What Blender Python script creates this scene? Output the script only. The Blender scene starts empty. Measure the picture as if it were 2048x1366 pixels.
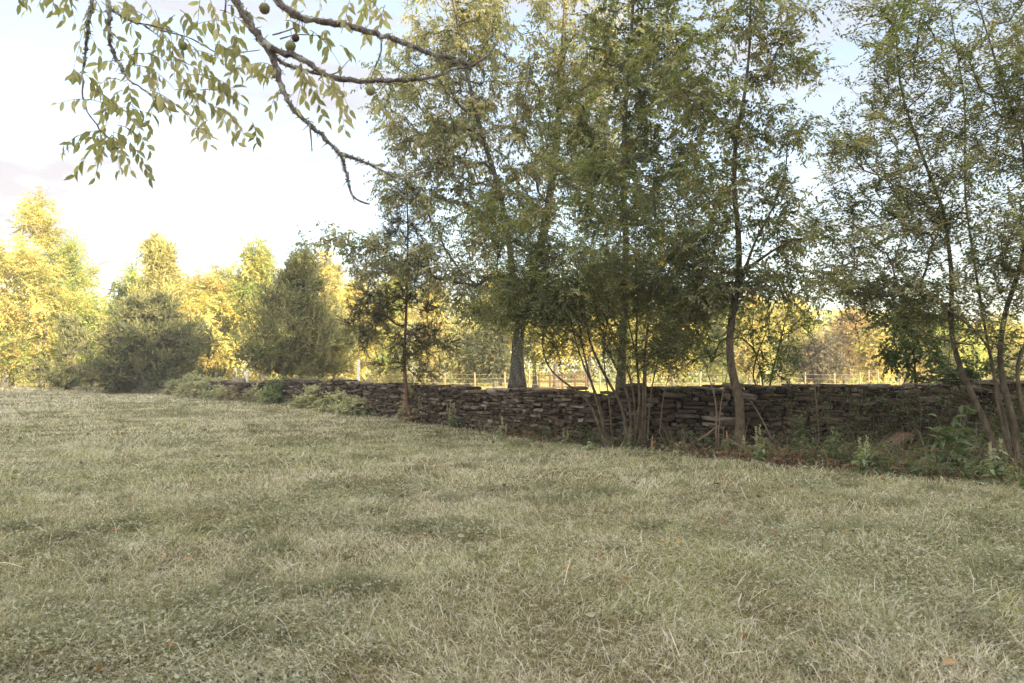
import bpy, math, random
import numpy as np
R = math.radians
# ------------------------------------------------------------------ camera, sky, sun, exposure
sc = bpy.context.scene
FPX = 1479.0                      # focal length in photo pixels (2048 wide)
EYE = 1.35
PITCH = math.atan(59.0 / FPX)
cam_d = bpy.data.cameras.new("camera")
cam = bpy.data.objects.new("camera", cam_d)
sc.collection.objects.link(cam)
cam_d.sensor_width = 36.0
cam_d.lens = 36.0 * FPX / 2048.0
cam_d.clip_end = 3000.0
cam_d.clip_start = 0.05
cam.location = (0, 0, EYE)
cam.rotation_euler = (math.pi / 2 + PITCH, 0, 0)
cam_d.dof.use_dof = True
cam_d.dof.focus_distance = 13.0
cam_d.dof.aperture_fstop = 5.0
sc.camera = cam

SUN_EL = R(13.0)
SUN_TRAVEL = (-0.60, 0.80)        # horizontal direction the sunlight travels
sun_dir = np.array([-SUN_TRAVEL[0] * math.cos(SUN_EL), -SUN_TRAVEL[1] * math.cos(SUN_EL), math.sin(SUN_EL)])
world = bpy.data.worlds.new("World")
sc.world = world
world.use_nodes = True
wn = world.node_tree
for n in list(wn.nodes): wn.nodes.remove(n)
def N(t, kind, **kw):
    n = t.nodes.new(kind)
    for k, v in kw.items():
        if hasattr(n, k): setattr(n, k, v)
        else: n.inputs[k.replace('_', ' ')].default_value = v
    return n
wo = N(wn, 'ShaderNodeOutputWorld')
wb = N(wn, 'ShaderNodeBackground')
sky = N(wn, 'ShaderNodeTexSky', sky_type='NISHITA')
sky.sun_disc = False
sky.sun_elevation = SUN_EL
sky.sun_rotation = math.atan2(sun_dir[0], sun_dir[1])
sky.air_density = 1.0; sky.dust_density = 0.5; sky.ozone_density = 1.0
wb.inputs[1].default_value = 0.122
# high thin cloud mixed into the sky
tc = N(wn, 'ShaderNodeTexCoord')
mp = N(wn, 'ShaderNodeMapping'); mp.inputs['Scale'].default_value = (1.6, 1.2, 9.0); mp.inputs['Rotation'].default_value = (0.0, 0.12, 0.3)
nz = N(wn, 'ShaderNodeTexNoise'); nz.inputs['Scale'].default_value = 2.2; nz.inputs['Detail'].default_value = 8.0; nz.inputs['Roughness'].default_value = 0.55; nz.inputs['Distortion'].default_value = 0.4
cr = N(wn, 'ShaderNodeMapRange'); cr.inputs['From Min'].default_value = 0.40; cr.inputs['From Max'].default_value = 0.66
cr.inputs['To Min'].default_value = 0.42; cr.inputs['To Max'].default_value = 1.0
mx = N(wn, 'ShaderNodeMix', data_type='RGBA')
# cloud thin towards the view; unseen sky overhead and behind brightened to light the lawn
wn.links.new(tc.outputs['Generated'], mp.inputs[0]); wn.links.new(mp.outputs[0], nz.inputs['Vector'])
wn.links.new(nz.outputs['Fac'], cr.inputs['Value'])
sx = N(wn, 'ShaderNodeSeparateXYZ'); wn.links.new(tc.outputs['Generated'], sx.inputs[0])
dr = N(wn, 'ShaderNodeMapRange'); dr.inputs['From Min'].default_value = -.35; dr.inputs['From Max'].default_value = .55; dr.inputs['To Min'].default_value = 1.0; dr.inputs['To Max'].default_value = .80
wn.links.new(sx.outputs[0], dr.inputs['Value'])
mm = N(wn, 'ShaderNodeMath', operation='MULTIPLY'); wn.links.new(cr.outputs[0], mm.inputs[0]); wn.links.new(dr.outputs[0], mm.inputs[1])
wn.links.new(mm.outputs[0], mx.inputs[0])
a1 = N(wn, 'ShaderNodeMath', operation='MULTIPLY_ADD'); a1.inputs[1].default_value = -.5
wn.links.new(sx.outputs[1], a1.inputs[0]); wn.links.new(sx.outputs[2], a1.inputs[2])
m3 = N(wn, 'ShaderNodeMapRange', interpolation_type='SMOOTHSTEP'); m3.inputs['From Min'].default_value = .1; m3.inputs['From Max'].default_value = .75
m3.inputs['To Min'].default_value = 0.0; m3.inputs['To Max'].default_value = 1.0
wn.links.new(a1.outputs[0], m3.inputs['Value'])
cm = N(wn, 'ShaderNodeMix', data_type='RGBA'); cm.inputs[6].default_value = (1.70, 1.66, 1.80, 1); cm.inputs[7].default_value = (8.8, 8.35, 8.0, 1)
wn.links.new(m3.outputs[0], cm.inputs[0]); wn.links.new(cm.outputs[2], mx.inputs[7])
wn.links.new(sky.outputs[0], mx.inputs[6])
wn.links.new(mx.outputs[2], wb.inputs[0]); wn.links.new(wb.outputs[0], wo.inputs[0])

sl = bpy.data.lights.new("sun", 'SUN')
sl.energy = 5.0; sl.angle = R(0.5); sl.color = (1.0, 0.84, 0.56)
so = bpy.data.objects.new("sun", sl)
sc.collection.objects.link(so)
so.location = (20, -30, 30)
from mathutils import Vector
so.rotation_euler = Vector(sun_dir.tolist()).to_track_quat('Z', 'Y').to_euler()
sc.view_settings.view_transform = 'Standard'
sc.view_settings.look = 'None'
sc.view_settings.exposure = 1.98
sc.view_settings.gamma = 1.0
sc.cycles.max_bounces = 6; sc.cycles.diffuse_bounces = 3; sc.cycles.transmission_bounces = 3
sc.cycles.volume_bounces = 0; sc.cycles.transparent_max_bounces = 4
sc.cycles.use_adaptive_sampling = True
sc.cycles.sample_clamp_indirect = 6.0

# ------------------------------------------------------------------ helpers
rg = np.random.default_rng(7)
def at(px, py, Y):
    u = (px - 1024.0) / FPX; v = (683.0 - py) / FPX
    dy = math.cos(PITCH) - v * math.sin(PITCH); dz = math.sin(PITCH) + v * math.cos(PITCH)
    return np.array([u / dy * Y, Y, EYE + dz / dy * Y])
def ppm(Y): return FPX / Y          # photo pixels per metre at depth Y
def norm(a): return a / (np.linalg.norm(a, axis=-1, keepdims=True) + 1e-9)
_lat = np.random.default_rng(3).random((256, 256))
def vnoise(x, y, s):
    x = np.asarray(x) / s + 500.3; y = np.asarray(y) / s + 500.7
    i = np.floor(x).astype(int); j = np.floor(y).astype(int); fx = x - i; fy = y - j
    fx = fx * fx * (3 - 2 * fx); fy = fy * fy * (3 - 2 * fy)
    g = lambda a, b: _lat[a % 256, b % 256]
    return (g(i, j) * (1 - fx) + g(i + 1, j) * fx) * (1 - fy) + (g(i, j + 1) * (1 - fx) + g(i + 1, j + 1) * fx) * fy
def fnoise(x, y, s): return 0.55 * vnoise(x, y, s) + 0.3 * vnoise(x + 31, y - 17, s * .45) + 0.15 * vnoise(x - 51, y + 7, s * .2)
def ground_z(x, y):
    return 0.10 * (fnoise(x, y, 2.2) - 0.5) + 0.05 * (vnoise(x, y, .5) - .5) + 0.25 * (fnoise(x, y, 14) - .5) * np.clip(np.asarray(y) / 20, 0, 1)
def gz(x, y): return float(ground_z(np.array([x]), np.array([y]))[0])

class G:                            # collects geometry for ONE mesh
    def __init__(s): s.v = []; s.f4 = []; s.f3 = []; s.c = []; s.m4 = []; s.m3 = []; s.n = 0
    def add(s, v, f4=None, f3=None, col=(1, 1, 1), mat=0):
        v = np.asarray(v, float).reshape(-1, 3)
        c = np.asarray(col, float)
        if c.ndim == 1: c = np.tile(c, (len(v), 1))
        s.v.append(v); s.c.append(c)
        if f4 is not None and len(f4): s.f4.append(np.asarray(f4) + s.n); s.m4.append(np.full(len(f4), mat))
        if f3 is not None and len(f3): s.f3.append(np.asarray(f3) + s.n); s.m3.append(np.full(len(f3), mat))
        s.n += len(v)
    def merge(s, o):
        for v, c in zip(o.v, o.c): s.v.append(v); s.c.append(c)
        for f, m in zip(o.f4, o.m4): s.f4.append(f + s.n); s.m4.append(m)
        for f, m in zip(o.f3, o.m3): s.f3.append(f + s.n); s.m3.append(m)
        s.n += o.n
    def build(s, name, mats, parent=None, smooth=False, origin=None):
        me = bpy.data.meshes.new(name)
        v = np.concatenate(s.v) if s.v else np.zeros((0, 3))
        if origin is not None: v = v - np.asarray(origin)
        c = np.concatenate(s.c) if s.c else np.zeros((0, 3))
        f4 = np.concatenate(s.f4) if s.f4 else np.zeros((0, 4), int); f3 = np.concatenate(s.f3) if s.f3 else np.zeros((0, 3), int)
        m = np.concatenate(([np.concatenate(s.m4)] if s.m4 else []) + ([np.concatenate(s.m3)] if s.m3 else [])) if (s.m4 or s.m3) else np.zeros(0)
        me.vertices.add(len(v)); me.vertices.foreach_set('co', v.astype(np.float32).ravel())
        lp = np.concatenate([f4.ravel(), f3.ravel()]).astype(np.int32)
        me.loops.add(len(lp)); me.loops.foreach_set('vertex_index', lp)
        me.polygons.add(len(f4) + len(f3))
        st = np.concatenate([np.arange(len(f4)) * 4, len(f4) * 4 + np.arange(len(f3)) * 3]).astype(np.int32)
        me.polygons.foreach_set('loop_start', st)
        me.polygons.foreach_set('material_index', m.astype(np.int32))
        me.polygons.foreach_set('use_smooth', np.full(len(st), bool(smooth)))
        at_ = me.color_attributes.new('col', 'FLOAT_COLOR', 'POINT')
        at_.data.foreach_set('color', np.concatenate([c, np.ones((len(c), 1))], 1).astype(np.float32).ravel())
        me.update(calc_edges=True)
        for q in (mats if isinstance(mats, (list, tuple)) else [mats]): me.materials.append(q)
        o = bpy.data.objects.new(name, me); sc.collection.objects.link(o)
        if parent is not None: o.parent = parent
        if origin is not None and parent is None: o.location = [float(t) for t in origin]
        return o
def tag(o, label=None, cat=None, group=None, kind=None):
    if label: o['label'] = label
    if cat: o['category'] = cat
    if group: o['group'] = group
    if kind: o['kind'] = kind
    return o
def empty(name, loc, label, cat, group=None):
    o = bpy.data.objects.new(name, None); o.empty_display_size = .2
    o.location = [float(t) for t in loc]; sc.collection.objects.link(o)
    return tag(o, label, cat, group)

def tube(g, P, rad, k=6, col=(1, 1, 1), mat=0, wob=0.0):
    P = np.asarray(P, float); n = len(P); rad = np.broadcast_to(np.asarray(rad, float), (n,))
    T = np.gradient(P, axis=0); T = norm(T)
    ref = np.array([0.3, 0.9, 0.2]) if abs(T[0] @ np.array([0.3, .9, .2])) < .8 else np.array([1., 0, 0])
    A = norm(np.cross(T, ref)); B = np.cross(T, A)
    a = np.arange(k) * 2 * math.pi / k
    rr = rad[:, None] * (1 + (wob * (rg.random((n, k)) - .5) if wob else 0))
    V = P[:, None, :] + rr[..., None] * (np.cos(a)[None, :, None] * A[:, None, :] + np.sin(a)[None, :, None] * B[:, None, :])
    V = V.reshape(-1, 3)
    i = np.arange(n - 1)[:, None] * k; j = np.arange(k)[None, :]; j2 = (j + 1) % k
    f = np.stack([i + j, i + j2, i + k + j2, i + k + j], -1).reshape(-1, 4)
    tip = P[-1] + T[-1] * rad[-1] * .6; bot = P[0] - T[0] * rad[0] * .2
    V = np.vstack([V, tip, bot])
    f3 = [[(n - 1) * k + q, (n - 1) * k + (q + 1) % k, n * k] for q in range(k)] + [[(q + 1) % k, q, n * k + 1] for q in range(k)]
    g.add(V, f, f3, col, mat)

TPL = {
 'diamond': (np.array([[0, 0, 0], [.42, .5, .05], [1, 0, -.06], [.42, -.5, .05]]), [[0, 1, 2, 3]], []),
 'needle': (np.array([[0, .5, 0], [0, -.5, 0], [1, -.25, 0], [1, .25, 0]]), [[0, 1, 2, 3]], []),
 'leaf': (np.array([[0, 0, 0], [.33, 0, -.02], [.7, 0, -.05], [1, 0, -.16], [.25, .42, .06], [.62, .42, .02], [.25, -.42, .06], [.62, -.42, .02]]),
          [[0, 4, 5, 1], [0, 1, 7, 6]], [[1, 5, 2], [1, 2, 7], [2, 5, 3], [2, 3, 7]]),
 'blade': (np.array([[0, .5, 0], [0, -.5, 0], [.55, -.42, .0], [.55, .42, .0], [1, 0, -.22]]), [[0, 1, 2, 3]], [[3, 2, 4]]),
 'blade3': (np.array([[0, .5, 0], [0, -.5, 0], [.4, -.45, .03], [.4, .45, .03], [.75, -.32, -.06], [.75, .32, -.06], [1, 0, -.26]]), [[0, 1, 2, 3], [3, 2, 4, 5]], [[5, 4, 6]]),
}
def leaves(g, P, D, L, W, col, tpl='diamond', S=None, mat=0, curl=1.0):
    n = len(P)
    if n == 0: return
    tv, q4, q3 = TPL[tpl]; k = len(tv)
    D = norm(D)
    if S is None: S = rg.normal(size=(n, 3))
    S = norm(S - (S * D).sum(1, keepdims=True) * D)
    Nn = np.cross(D, S); Nn *= np.where(Nn[:, 2:3] < 0, -1, 1)
    L = np.broadcast_to(L, (n,)); W = np.broadcast_to(W, (n,))
    V = P[:, None, :] + tv[None, :, 0:1] * L[:, None, None] * D[:, None] + tv[None, :, 1:2] * W[:, None, None] * S[:, None] + tv[None, :, 2:3] * curl * L[:, None, None] * Nn[:, None]
    base = (np.arange(n) * k)[:, None, None]
    f4 = (base + np.array(q4)[None]).reshape(-1, 4) if q4 else None
    f3 = (base + np.array(q3)[None]).reshape(-1, 3) if q3 else None
    c = np.asarray(col, float)
    if c.ndim == 2: c = np.repeat(c, k, axis=0)
    g.add(V.reshape(-1, 3), f4, f3, c, mat)

def resample(P, step, sm=3):
    P = np.asarray(P, float); d = np.r_[0, np.cumsum(np.linalg.norm(np.diff(P, axis=0), axis=1))]
    n = max(3, int(d[-1] / step) + 1); t = np.linspace(0, d[-1], n)
    Q = np.stack([np.interp(t, d, P[:, i]) for i in range(3)], 1)
    for _ in range(sm):
        Q[1:-1] = .5 * Q[1:-1] + .25 * (Q[:-2] + Q[2:])
    return Q, t / d[-1]

def grow(stems, att, up=.8, tip_r=.006, ex=.45, clear=0.35, step=.3, wig=.10, bow=.12):
    """stems: list of (points, r0, r1). att: crown points to be reached. Returns stem tubes, branch chains, tip dirs."""
    cap = 400 + sum(len(s[0]) * 200 for s in stems) + int(len(att) * 14)
    pos = np.zeros((cap, 3)); par = np.full(cap, -1); ok = np.zeros(cap, bool); dirs = np.zeros((cap, 3)); n = 0
    st = []
    for P, r0, r1 in stems:
        Q, t = resample(P, step * .8)
        m = len(Q); pos[n:n + m] = Q; par[n + 1:n + m] = np.arange(n, n + m - 1)
        dirs[n:n + m] = norm(np.gradient(Q, axis=0)); ok[n:n + m] = t > clear
        st.append((n, m, r0 + (r1 - r0) * t ** .85 + (r0 * .6) * np.exp(-t * 34))); n += m
    n0 = n
    dd = np.linalg.norm(att[:, None] - pos[None, :n0], axis=2); dd[:, ~ok[:n0]] = 1e9
    order = np.argsort(dd.min(1)); chains = []; tips = []; tdir = []
    for a in order:
        p = att[a]; v = p - pos[:n]; d = np.linalg.norm(v, axis=1) + 1e-6
        cost = d * (1 + up * np.clip(.35 - v[:, 2] / d, 0, 2) + .4 * np.clip(-(v * dirs[:n]).sum(1) / d, 0, 1)); cost[~ok[:n]] = 1e9
        j = int(np.argmin(cost)); D = d[j]
        if D < .04: continue
        m = min(12, max(2, int(D / step)))
        t = np.linspace(0, 1, m + 1)[1:, None]
        ctl = pos[j] + dirs[j] * D * .35 + np.array([0, 0, bow * D]) + rg.normal(size=3) * D * wig
        Q = (1 - t) ** 2 * pos[j] + 2 * t * (1 - t) * ctl + t * t * p
        Q[:-1] += rg.normal(size=(m - 1 + 0, 3)) * D * wig * .12 if m > 1 else 0
        if n + m >= cap: break
        pos[n:n + m] = Q; par[n] = j; par[n + 1:n + m] = np.arange(n, n + m - 1)
        full = np.vstack([pos[j], Q]); dv = norm(np.diff(full, axis=0)); dirs[n:n + m] = dv; ok[n:n + m] = True
        chains.append((j, n, m)); tips.append(n + m - 1); tdir.append(dv[-1]); n += m
    cnt = np.zeros(n)
    cnt[tips] = 1.0
    for i in range(n - 1, n0 - 1, -1): cnt[par[i]] += cnt[i] * 1.0
    # inner nodes accumulate; each node passes its own total once
    rad = tip_r * np.maximum(cnt[:n], 1) ** ex
    return pos[:n], dirs[:n], rad, st, chains, np.array(tips), n0

def foliage(g, tip, tdir, n_tw, tw_len, n_lf, L, W, cols, droop=.3, hang=.3, spread=.9, tpl='diamond', back=0.5, side=.9, mixyel=0.0, yel=(.42, .30, .05), twig_r=.0025, shade=.22, upb=0.0, rnd=.5, twigcol=(.16, .12, .08)):
    n = len(tip)
    if n == 0: return
    T = np.repeat(tip, n_tw, 0); D0 = np.repeat(tdir, n_tw, 0)
    N_ = len(T)
    D = norm(D0 * .6 + rg.normal(size=(N_, 3)) * spread + np.array([0, 0, upb]))
    T = T - D0 * (rg.random((N_, 1)) * back * tw_len)
    Ln = tw_len * (.6 + .8 * rg.random(N_))
    t = (np.arange(n_lf) + 1.0) / n_lf
    t = t[None, :] * np.ones((N_, 1))
    t = np.clip(t + (rg.random((N_, n_lf)) - .5) / n_lf * .8, 0.05, 1)
    dz = np.array([0, 0, -1.0])
    P = T[:, None] + D[:, None] * (Ln[:, None] * t)[..., None] + dz * (droop * Ln[:, None] * t ** 2)[..., None]
    Dt = norm(D[:, None] + dz * (2 * droop * t)[..., None])
    Sd = norm(np.cross(Dt, dz + rg.normal(size=(N_, 1, 3)) * .35))
    sg = np.where(np.arange(n_lf) % 2 == 0, 1, -1)[None, :, None]
    LD = Dt * (1 - side * .45) + Sd * sg * side + dz * hang + rg.normal(size=P.shape) * rnd * .5
    # leaf side vector: mostly horizontal so that blades face the sky
    LS = norm(np.cross(LD, dz) + rg.normal(size=P.shape) * .55)
    cols = np.asarray(cols, float)
    ci = rg.integers(0, len(cols), n)          # one colour per clump
    cl = cols[ci] * (1 + shade * rg.normal(size=(n, 1)))
    cl = np.repeat(cl, n_tw, 0)[:, None] * (1 + .16 * rg.normal(size=(N_, n_lf, 1)))
    if mixyel > 0:
        yk = (rg.random((N_, 1, 1)) < mixyel) | (rg.random((N_, n_lf, 1)) < mixyel * .4)
        cl = np.where(yk, np.asarray(yel) * (.7 + .6 * rg.random((N_, n_lf, 1))), cl)
    cl = np.clip(cl, .004, .9)
    sz = (.7 + .55 * rg.random((N_, n_lf)))
    leaves(g, P.reshape(-1, 3), LD.reshape(-1, 3), (L * sz).ravel(), (W * sz).ravel(), cl.reshape(-1, 3), tpl, S=LS.reshape(-1, 3))
    if twig_r > 0:                             # twigs as slim 3-sided rods, two segments
        E = T + D * Ln[:, None] * .5 + dz * (droop * Ln * .25)[:, None]; F = T + D * Ln[:, None] + dz * (droop * Ln)[:, None]
        A = norm(np.cross(D, rg.normal(size=(N_, 3)))); B = np.cross(D, A)
        rings = []
        for C, r in ((T, 1.0), (E, .7), (F, .35)):
            for q in range(3):
                an = q * 2.0944; rings.append(C + twig_r * r * (math.cos(an) * A + math.sin(an) * B))
        V = np.stack(rings, 1)
        f = np.array([[a + q, a + (q + 1) % 3, a + 3 + (q + 1) % 3, a + 3 + q] for a in (0, 3) for q in range(3)])
        g.add(V.reshape(-1, 3), (np.arange(N_)[:, None, None] * 9 + f[None]).reshape(-1, 4), None, twigcol, 1)

def blob(px, py, Y, rx, ry, rd, n, hollow=0.0):
    """n points inside an ellipsoid given by its photo position, its depth and its pixel radii (rd in metres)."""
    q = norm(rg.normal(size=(n, 3))) * (hollow + (1 - hollow) * rg.random((n, 1)) ** (1 / 3))
    c = at(px, py, Y); k = 1 / ppm(Y)
    return c + q * np.array([rx * k, rd, ry * k])

# ------------------------------------------------------------------ materials
def mat_new(name):
    m = bpy.data.materials.new(name); m.use_nodes = True; t = m.node_tree
    for n in list(t.nodes): t.nodes.remove(n)
    return m, t, N(t, 'ShaderNodeOutputMaterial')
def leaf_mat(name, trans=.35, gloss=.25, tint=(1, 1, 1)):
    m, t, o = mat_new(name)
    a = N(t, 'ShaderNodeAttribute', attribute_name='col')
    b = N(t, 'ShaderNodeBsdfPrincipled'); b.inputs['Roughness'].default_value = .5; b.inputs['Specular IOR Level'].default_value = gloss
    tr = N(t, 'ShaderNodeBsdfTranslucent')
    mul = N(t, 'ShaderNodeMix', data_type='RGBA', blend_type='MULTIPLY'); mul.inputs[0].default_value = 1; mul.inputs[7].default_value = (1.15, 1.2, .55, 1)
    ms = N(t, 'ShaderNodeMixShader'); ms.inputs[0].default_value = trans
    t.links.new(a.outputs['Color'], b.inputs['Base Color']); t.links.new(a.outputs['Color'], mul.inputs[6]); t.links.new(mul.outputs[2], tr.inputs[0])
    t.links.new(b.outputs[0], ms.inputs[1]); t.links.new(tr.outputs[0], ms.inputs[2]); t.links.new(ms.outputs[0], o.inputs[0])
    return m
def bark_mat(name, c1, c2, scale=14, stretch=.25, bump=.5, dist=.02, spots=None):
    m, t, o = mat_new(name)
    tc = N(t, 'ShaderNodeTexCoord'); mp = N(t, 'ShaderNodeMapping'); mp.inputs['Scale'].default_value = (1, 1, stretch)
    n1 = N(t, 'ShaderNodeTexNoise'); n1.inputs['Scale'].default_value = scale; n1.inputs['Detail'].default_value = 8; n1.inputs['Roughness'].default_value = .65
    n2 = N(t, 'ShaderNodeTexNoise'); n2.inputs['Scale'].default_value = 3.1; n2.inputs['Detail'].default_value = 3
    r = N(t, 'ShaderNodeValToRGB'); r.color_ramp.elements[0].color = (*c1, 1); r.color_ramp.elements[1].color = (*c2, 1); r.color_ramp.elements[0].position = .35; r.color_ramp.elements[1].position = .68
    b = N(t, 'ShaderNodeBsdfPrincipled'); b.inputs['Roughness'].default_value = .9; b.inputs['Specular IOR Level'].default_value = .15
    bp = N(t, 'ShaderNodeBump'); bp.inputs['Strength'].default_value = bump; bp.inputs['Distance'].default_value = dist
    t.links.new(tc.outputs['Object'], mp.inputs[0]); t.links.new(mp.outputs[0], n1.inputs['Vector']); t.links.new(tc.outputs['Object'], n2.inputs['Vector'])
    t.links.new(n1.outputs['Fac'], r.inputs[0]); t.links.new(n1.outputs['Fac'], bp.inputs['Height'])
    last = r.outputs[0]
    if spots:
        mr = N(t, 'ShaderNodeMapRange'); mr.inputs['From Min'].default_value = .5; mr.inputs['From Max'].default_value = .62
        mi = N(t, 'ShaderNodeMix', data_type='RGBA'); mi.inputs[7].default_value = (*spots, 1)
        n2.inputs['Scale'].default_value = 22; n2.inputs['Detail'].default_value = 5
        t.links.new(n2.outputs['Fac'], mr.inputs['Value']); t.links.new(mr.outputs[0], mi.inputs[0]); t.links.new(last, mi.inputs[6]); last = mi.outputs[2]
    t.links.new(last, b.inputs['Base Color']); t.links.new(bp.outputs[0], b.inputs['Normal']); t.links.new(b.outputs[0], o.inputs[0])
    return m
def col_mat(name, rough=.9, bump=.5, scale=30, dist=.01, amt=.5, dark=(.5, .5, .5)):
    """vertex colour times two noises"""
    m, t, o = mat_new(name)
    a = N(t, 'ShaderNodeAttribute', attribute_name='col'); tc = N(t, 'ShaderNodeTexCoord')
    n1 = N(t, 'ShaderNodeTexNoise'); n1.inputs['Scale'].default_value = scale; n1.inputs['Detail'].default_value = 9; n1.inputs['Roughness'].default_value = .7
    r = N(t, 'ShaderNodeValToRGB'); r.color_ramp.elements[0].color = (*dark, 1); r.color_ramp.elements[1].color = (1.35, 1.33, 1.3, 1); r.color_ramp.elements[0].position = .32; r.color_ramp.elements[1].position = .7
    mi = N(t, 'ShaderNodeMix', data_type='RGBA', blend_type='MULTIPLY'); mi.inputs[0].default_value = amt
    b = N(t, 'ShaderNodeBsdfPrincipled'); b.inputs['Roughness'].default_value = rough; b.inputs['Specular IOR Level'].default_value = .2
    bp = N(t, 'ShaderNodeBump'); bp.inputs['Strength'].default_value = bump; bp.inputs['Distance'].default_value = dist
    t.links.new(tc.outputs['Object'], n1.inputs['Vector']); t.links.new(n1.outputs['Fac'], r.inputs[0]); t.links.new(n1.outputs['Fac'], bp.inputs['Height'])
    t.links.new(a.outputs['Color'], mi.inputs[6]); t.links.new(r.outputs[0], mi.inputs[7]); t.links.new(mi.outputs[2], b.inputs['Base Color'])
    t.links.new(bp.outputs[0], b.inputs['Normal']); t.links.new(b.outputs[0], o.inputs[0])
    return m
M_LEAF = leaf_mat('leaf', .5, .25)
M_NEEDLE = leaf_mat('needle', .2, .1)
M_GRASS = leaf_mat('grass blade', .3, .15)
M_TWIG = col_mat('twig bark', .9, .2, 40)
M_BARK = bark_mat('grey bark', (.040, .032, .024), (.15, .125, .095), 16, .2, .9, .03, (.16, .165, .13))
M_BARK_PALE = bark_mat('smooth pale bark', (.055, .042, .028), (.17, .135, .09), 14, .5, .3, .01)
M_CEDAR = bark_mat('red cedar bark', (.07, .035, .022), (.22, .115, .075), 18, .12, .8, .02)
M_LICHEN = bark_mat('lichened bark', (.09, .068, .066), (.28, .235, .22), 70, .6, 1.0, .012, (.50, .49, .43))
M_STONE = col_mat('dry stone', .92, .9, 9, .02, .75, (.35, .33, .32))
M_SOIL = None

# ------------------------------------------------------------------ setting: ground
WALL = np.array([(-34, 62), (-24, 50), (-17.5, 41), (-10.5, 31.5), (-5.6, 25.2), (-1.9, 20.4), (0.9, 16.2), (2.5, 14.2), (4.0, 13.5), (6.0, 13.2), (9.0, 13.1), (13, 13.0), (19, 12.6)], float)
EDGE = np.array([(-8, 26.5), (-1.7, 19.3), (0.2, 15.3), (1.6, 12.7), (3.5, 10.9), (4.8, 9.3), (5.6, 8.2), (8, 6.4), (12, 5.0), (20, 3)], float)
def wall_y(x): return np.interp(x, WALL[:, 0], WALL[:, 1])
def edge_y(x): return np.interp(x, EDGE[:, 0], EDGE[:, 1])
def strip(x, y):
    """1 inside the shaded, littered strip between lawn edge and wall"""
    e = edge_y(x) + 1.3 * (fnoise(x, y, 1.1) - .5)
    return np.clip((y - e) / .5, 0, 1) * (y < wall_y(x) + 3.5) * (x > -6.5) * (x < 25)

def make_ground():
    xs = np.r_[-900, -400, -200, -120, np.arange(-80, -12, 1.5), np.arange(-12, 14, .16), np.arange(14, 80, 1.5), 120, 200, 400, 900]
    ys = np.r_[-300, -100, -50, -20, -8, -2, np.arange(0, 22, .16), np.arange(22, 90, 1.2), 120, 200, 400, 900]
    X, Y = np.meshgrid(xs, ys); Z = ground_z(X, Y)
    V = np.stack([X, Y, Z], -1).reshape(-1, 3); nx = len(xs)
    i, j = np.meshgrid(np.arange(len(ys) - 1), np.arange(nx - 1), indexing='ij')
    f = np.stack([i * nx + j, i * nx + j + 1, (i + 1) * nx + j + 1, (i + 1) * nx + j], -1).reshape(-1, 4)
    s = strip(X, Y).ravel()[:, None]
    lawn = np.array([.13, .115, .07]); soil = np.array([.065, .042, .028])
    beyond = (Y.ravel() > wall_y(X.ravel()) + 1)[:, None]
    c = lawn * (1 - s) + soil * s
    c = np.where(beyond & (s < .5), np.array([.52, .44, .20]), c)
    m, t, o = mat_new('soil and turf')
    a = N(t, 'ShaderNodeAttribute', attribute_name='col'); tc = N(t, 'ShaderNodeTexCoord')
    n1 = N(t, 'ShaderNodeTexNoise'); n1.inputs['Scale'].default_value = 6; n1.inputs['Detail'].default_value = 10; n1.inputs['Roughness'].default_value = .75
    r = N(t, 'ShaderNodeValToRGB'); r.color_ramp.elements[0].color = (.45, .42, .38, 1); r.color_ramp.elements[1].color = (1.4, 1.35, 1.15, 1); r.color_ramp.elements[0].position = .35; r.color_ramp.elements[1].position = .66
    mi = N(t, 'ShaderNodeMix', data_type='RGBA', blend_type='MULTIPLY'); mi.inputs[0].default_value = 1
    b = N(t, 'ShaderNodeBsdfPrincipled'); b.inputs['Roughness'].default_value = .95; b.inputs['Specular IOR Level'].default_value = .05
    bp = N(t, 'ShaderNodeBump'); bp.inputs['Strength'].default_value = .8; bp.inputs['Distance'].default_value = .03
    t.links.new(tc.outputs['Object'], n1.inputs['Vector']); t.links.new(n1.outputs['Fac'], r.inputs[0]); t.links.new(n1.outputs['Fac'], bp.inputs['Height'])
    t.links.new(a.outputs['Color'], mi.inputs[6]); t.links.new(r.outputs[0], mi.inputs[7]); t.links.new(mi.outputs[2], b.inputs['Base Color'])
    t.links.new(bp.outputs[0], b.inputs['Normal']); t.links.new(b.outputs[0], o.inputs[0])
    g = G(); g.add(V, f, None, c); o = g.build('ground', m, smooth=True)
    tag(o, 'grassy field with a strip of brown soil along the wall', 'ground', kind='structure')
make_ground()

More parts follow.
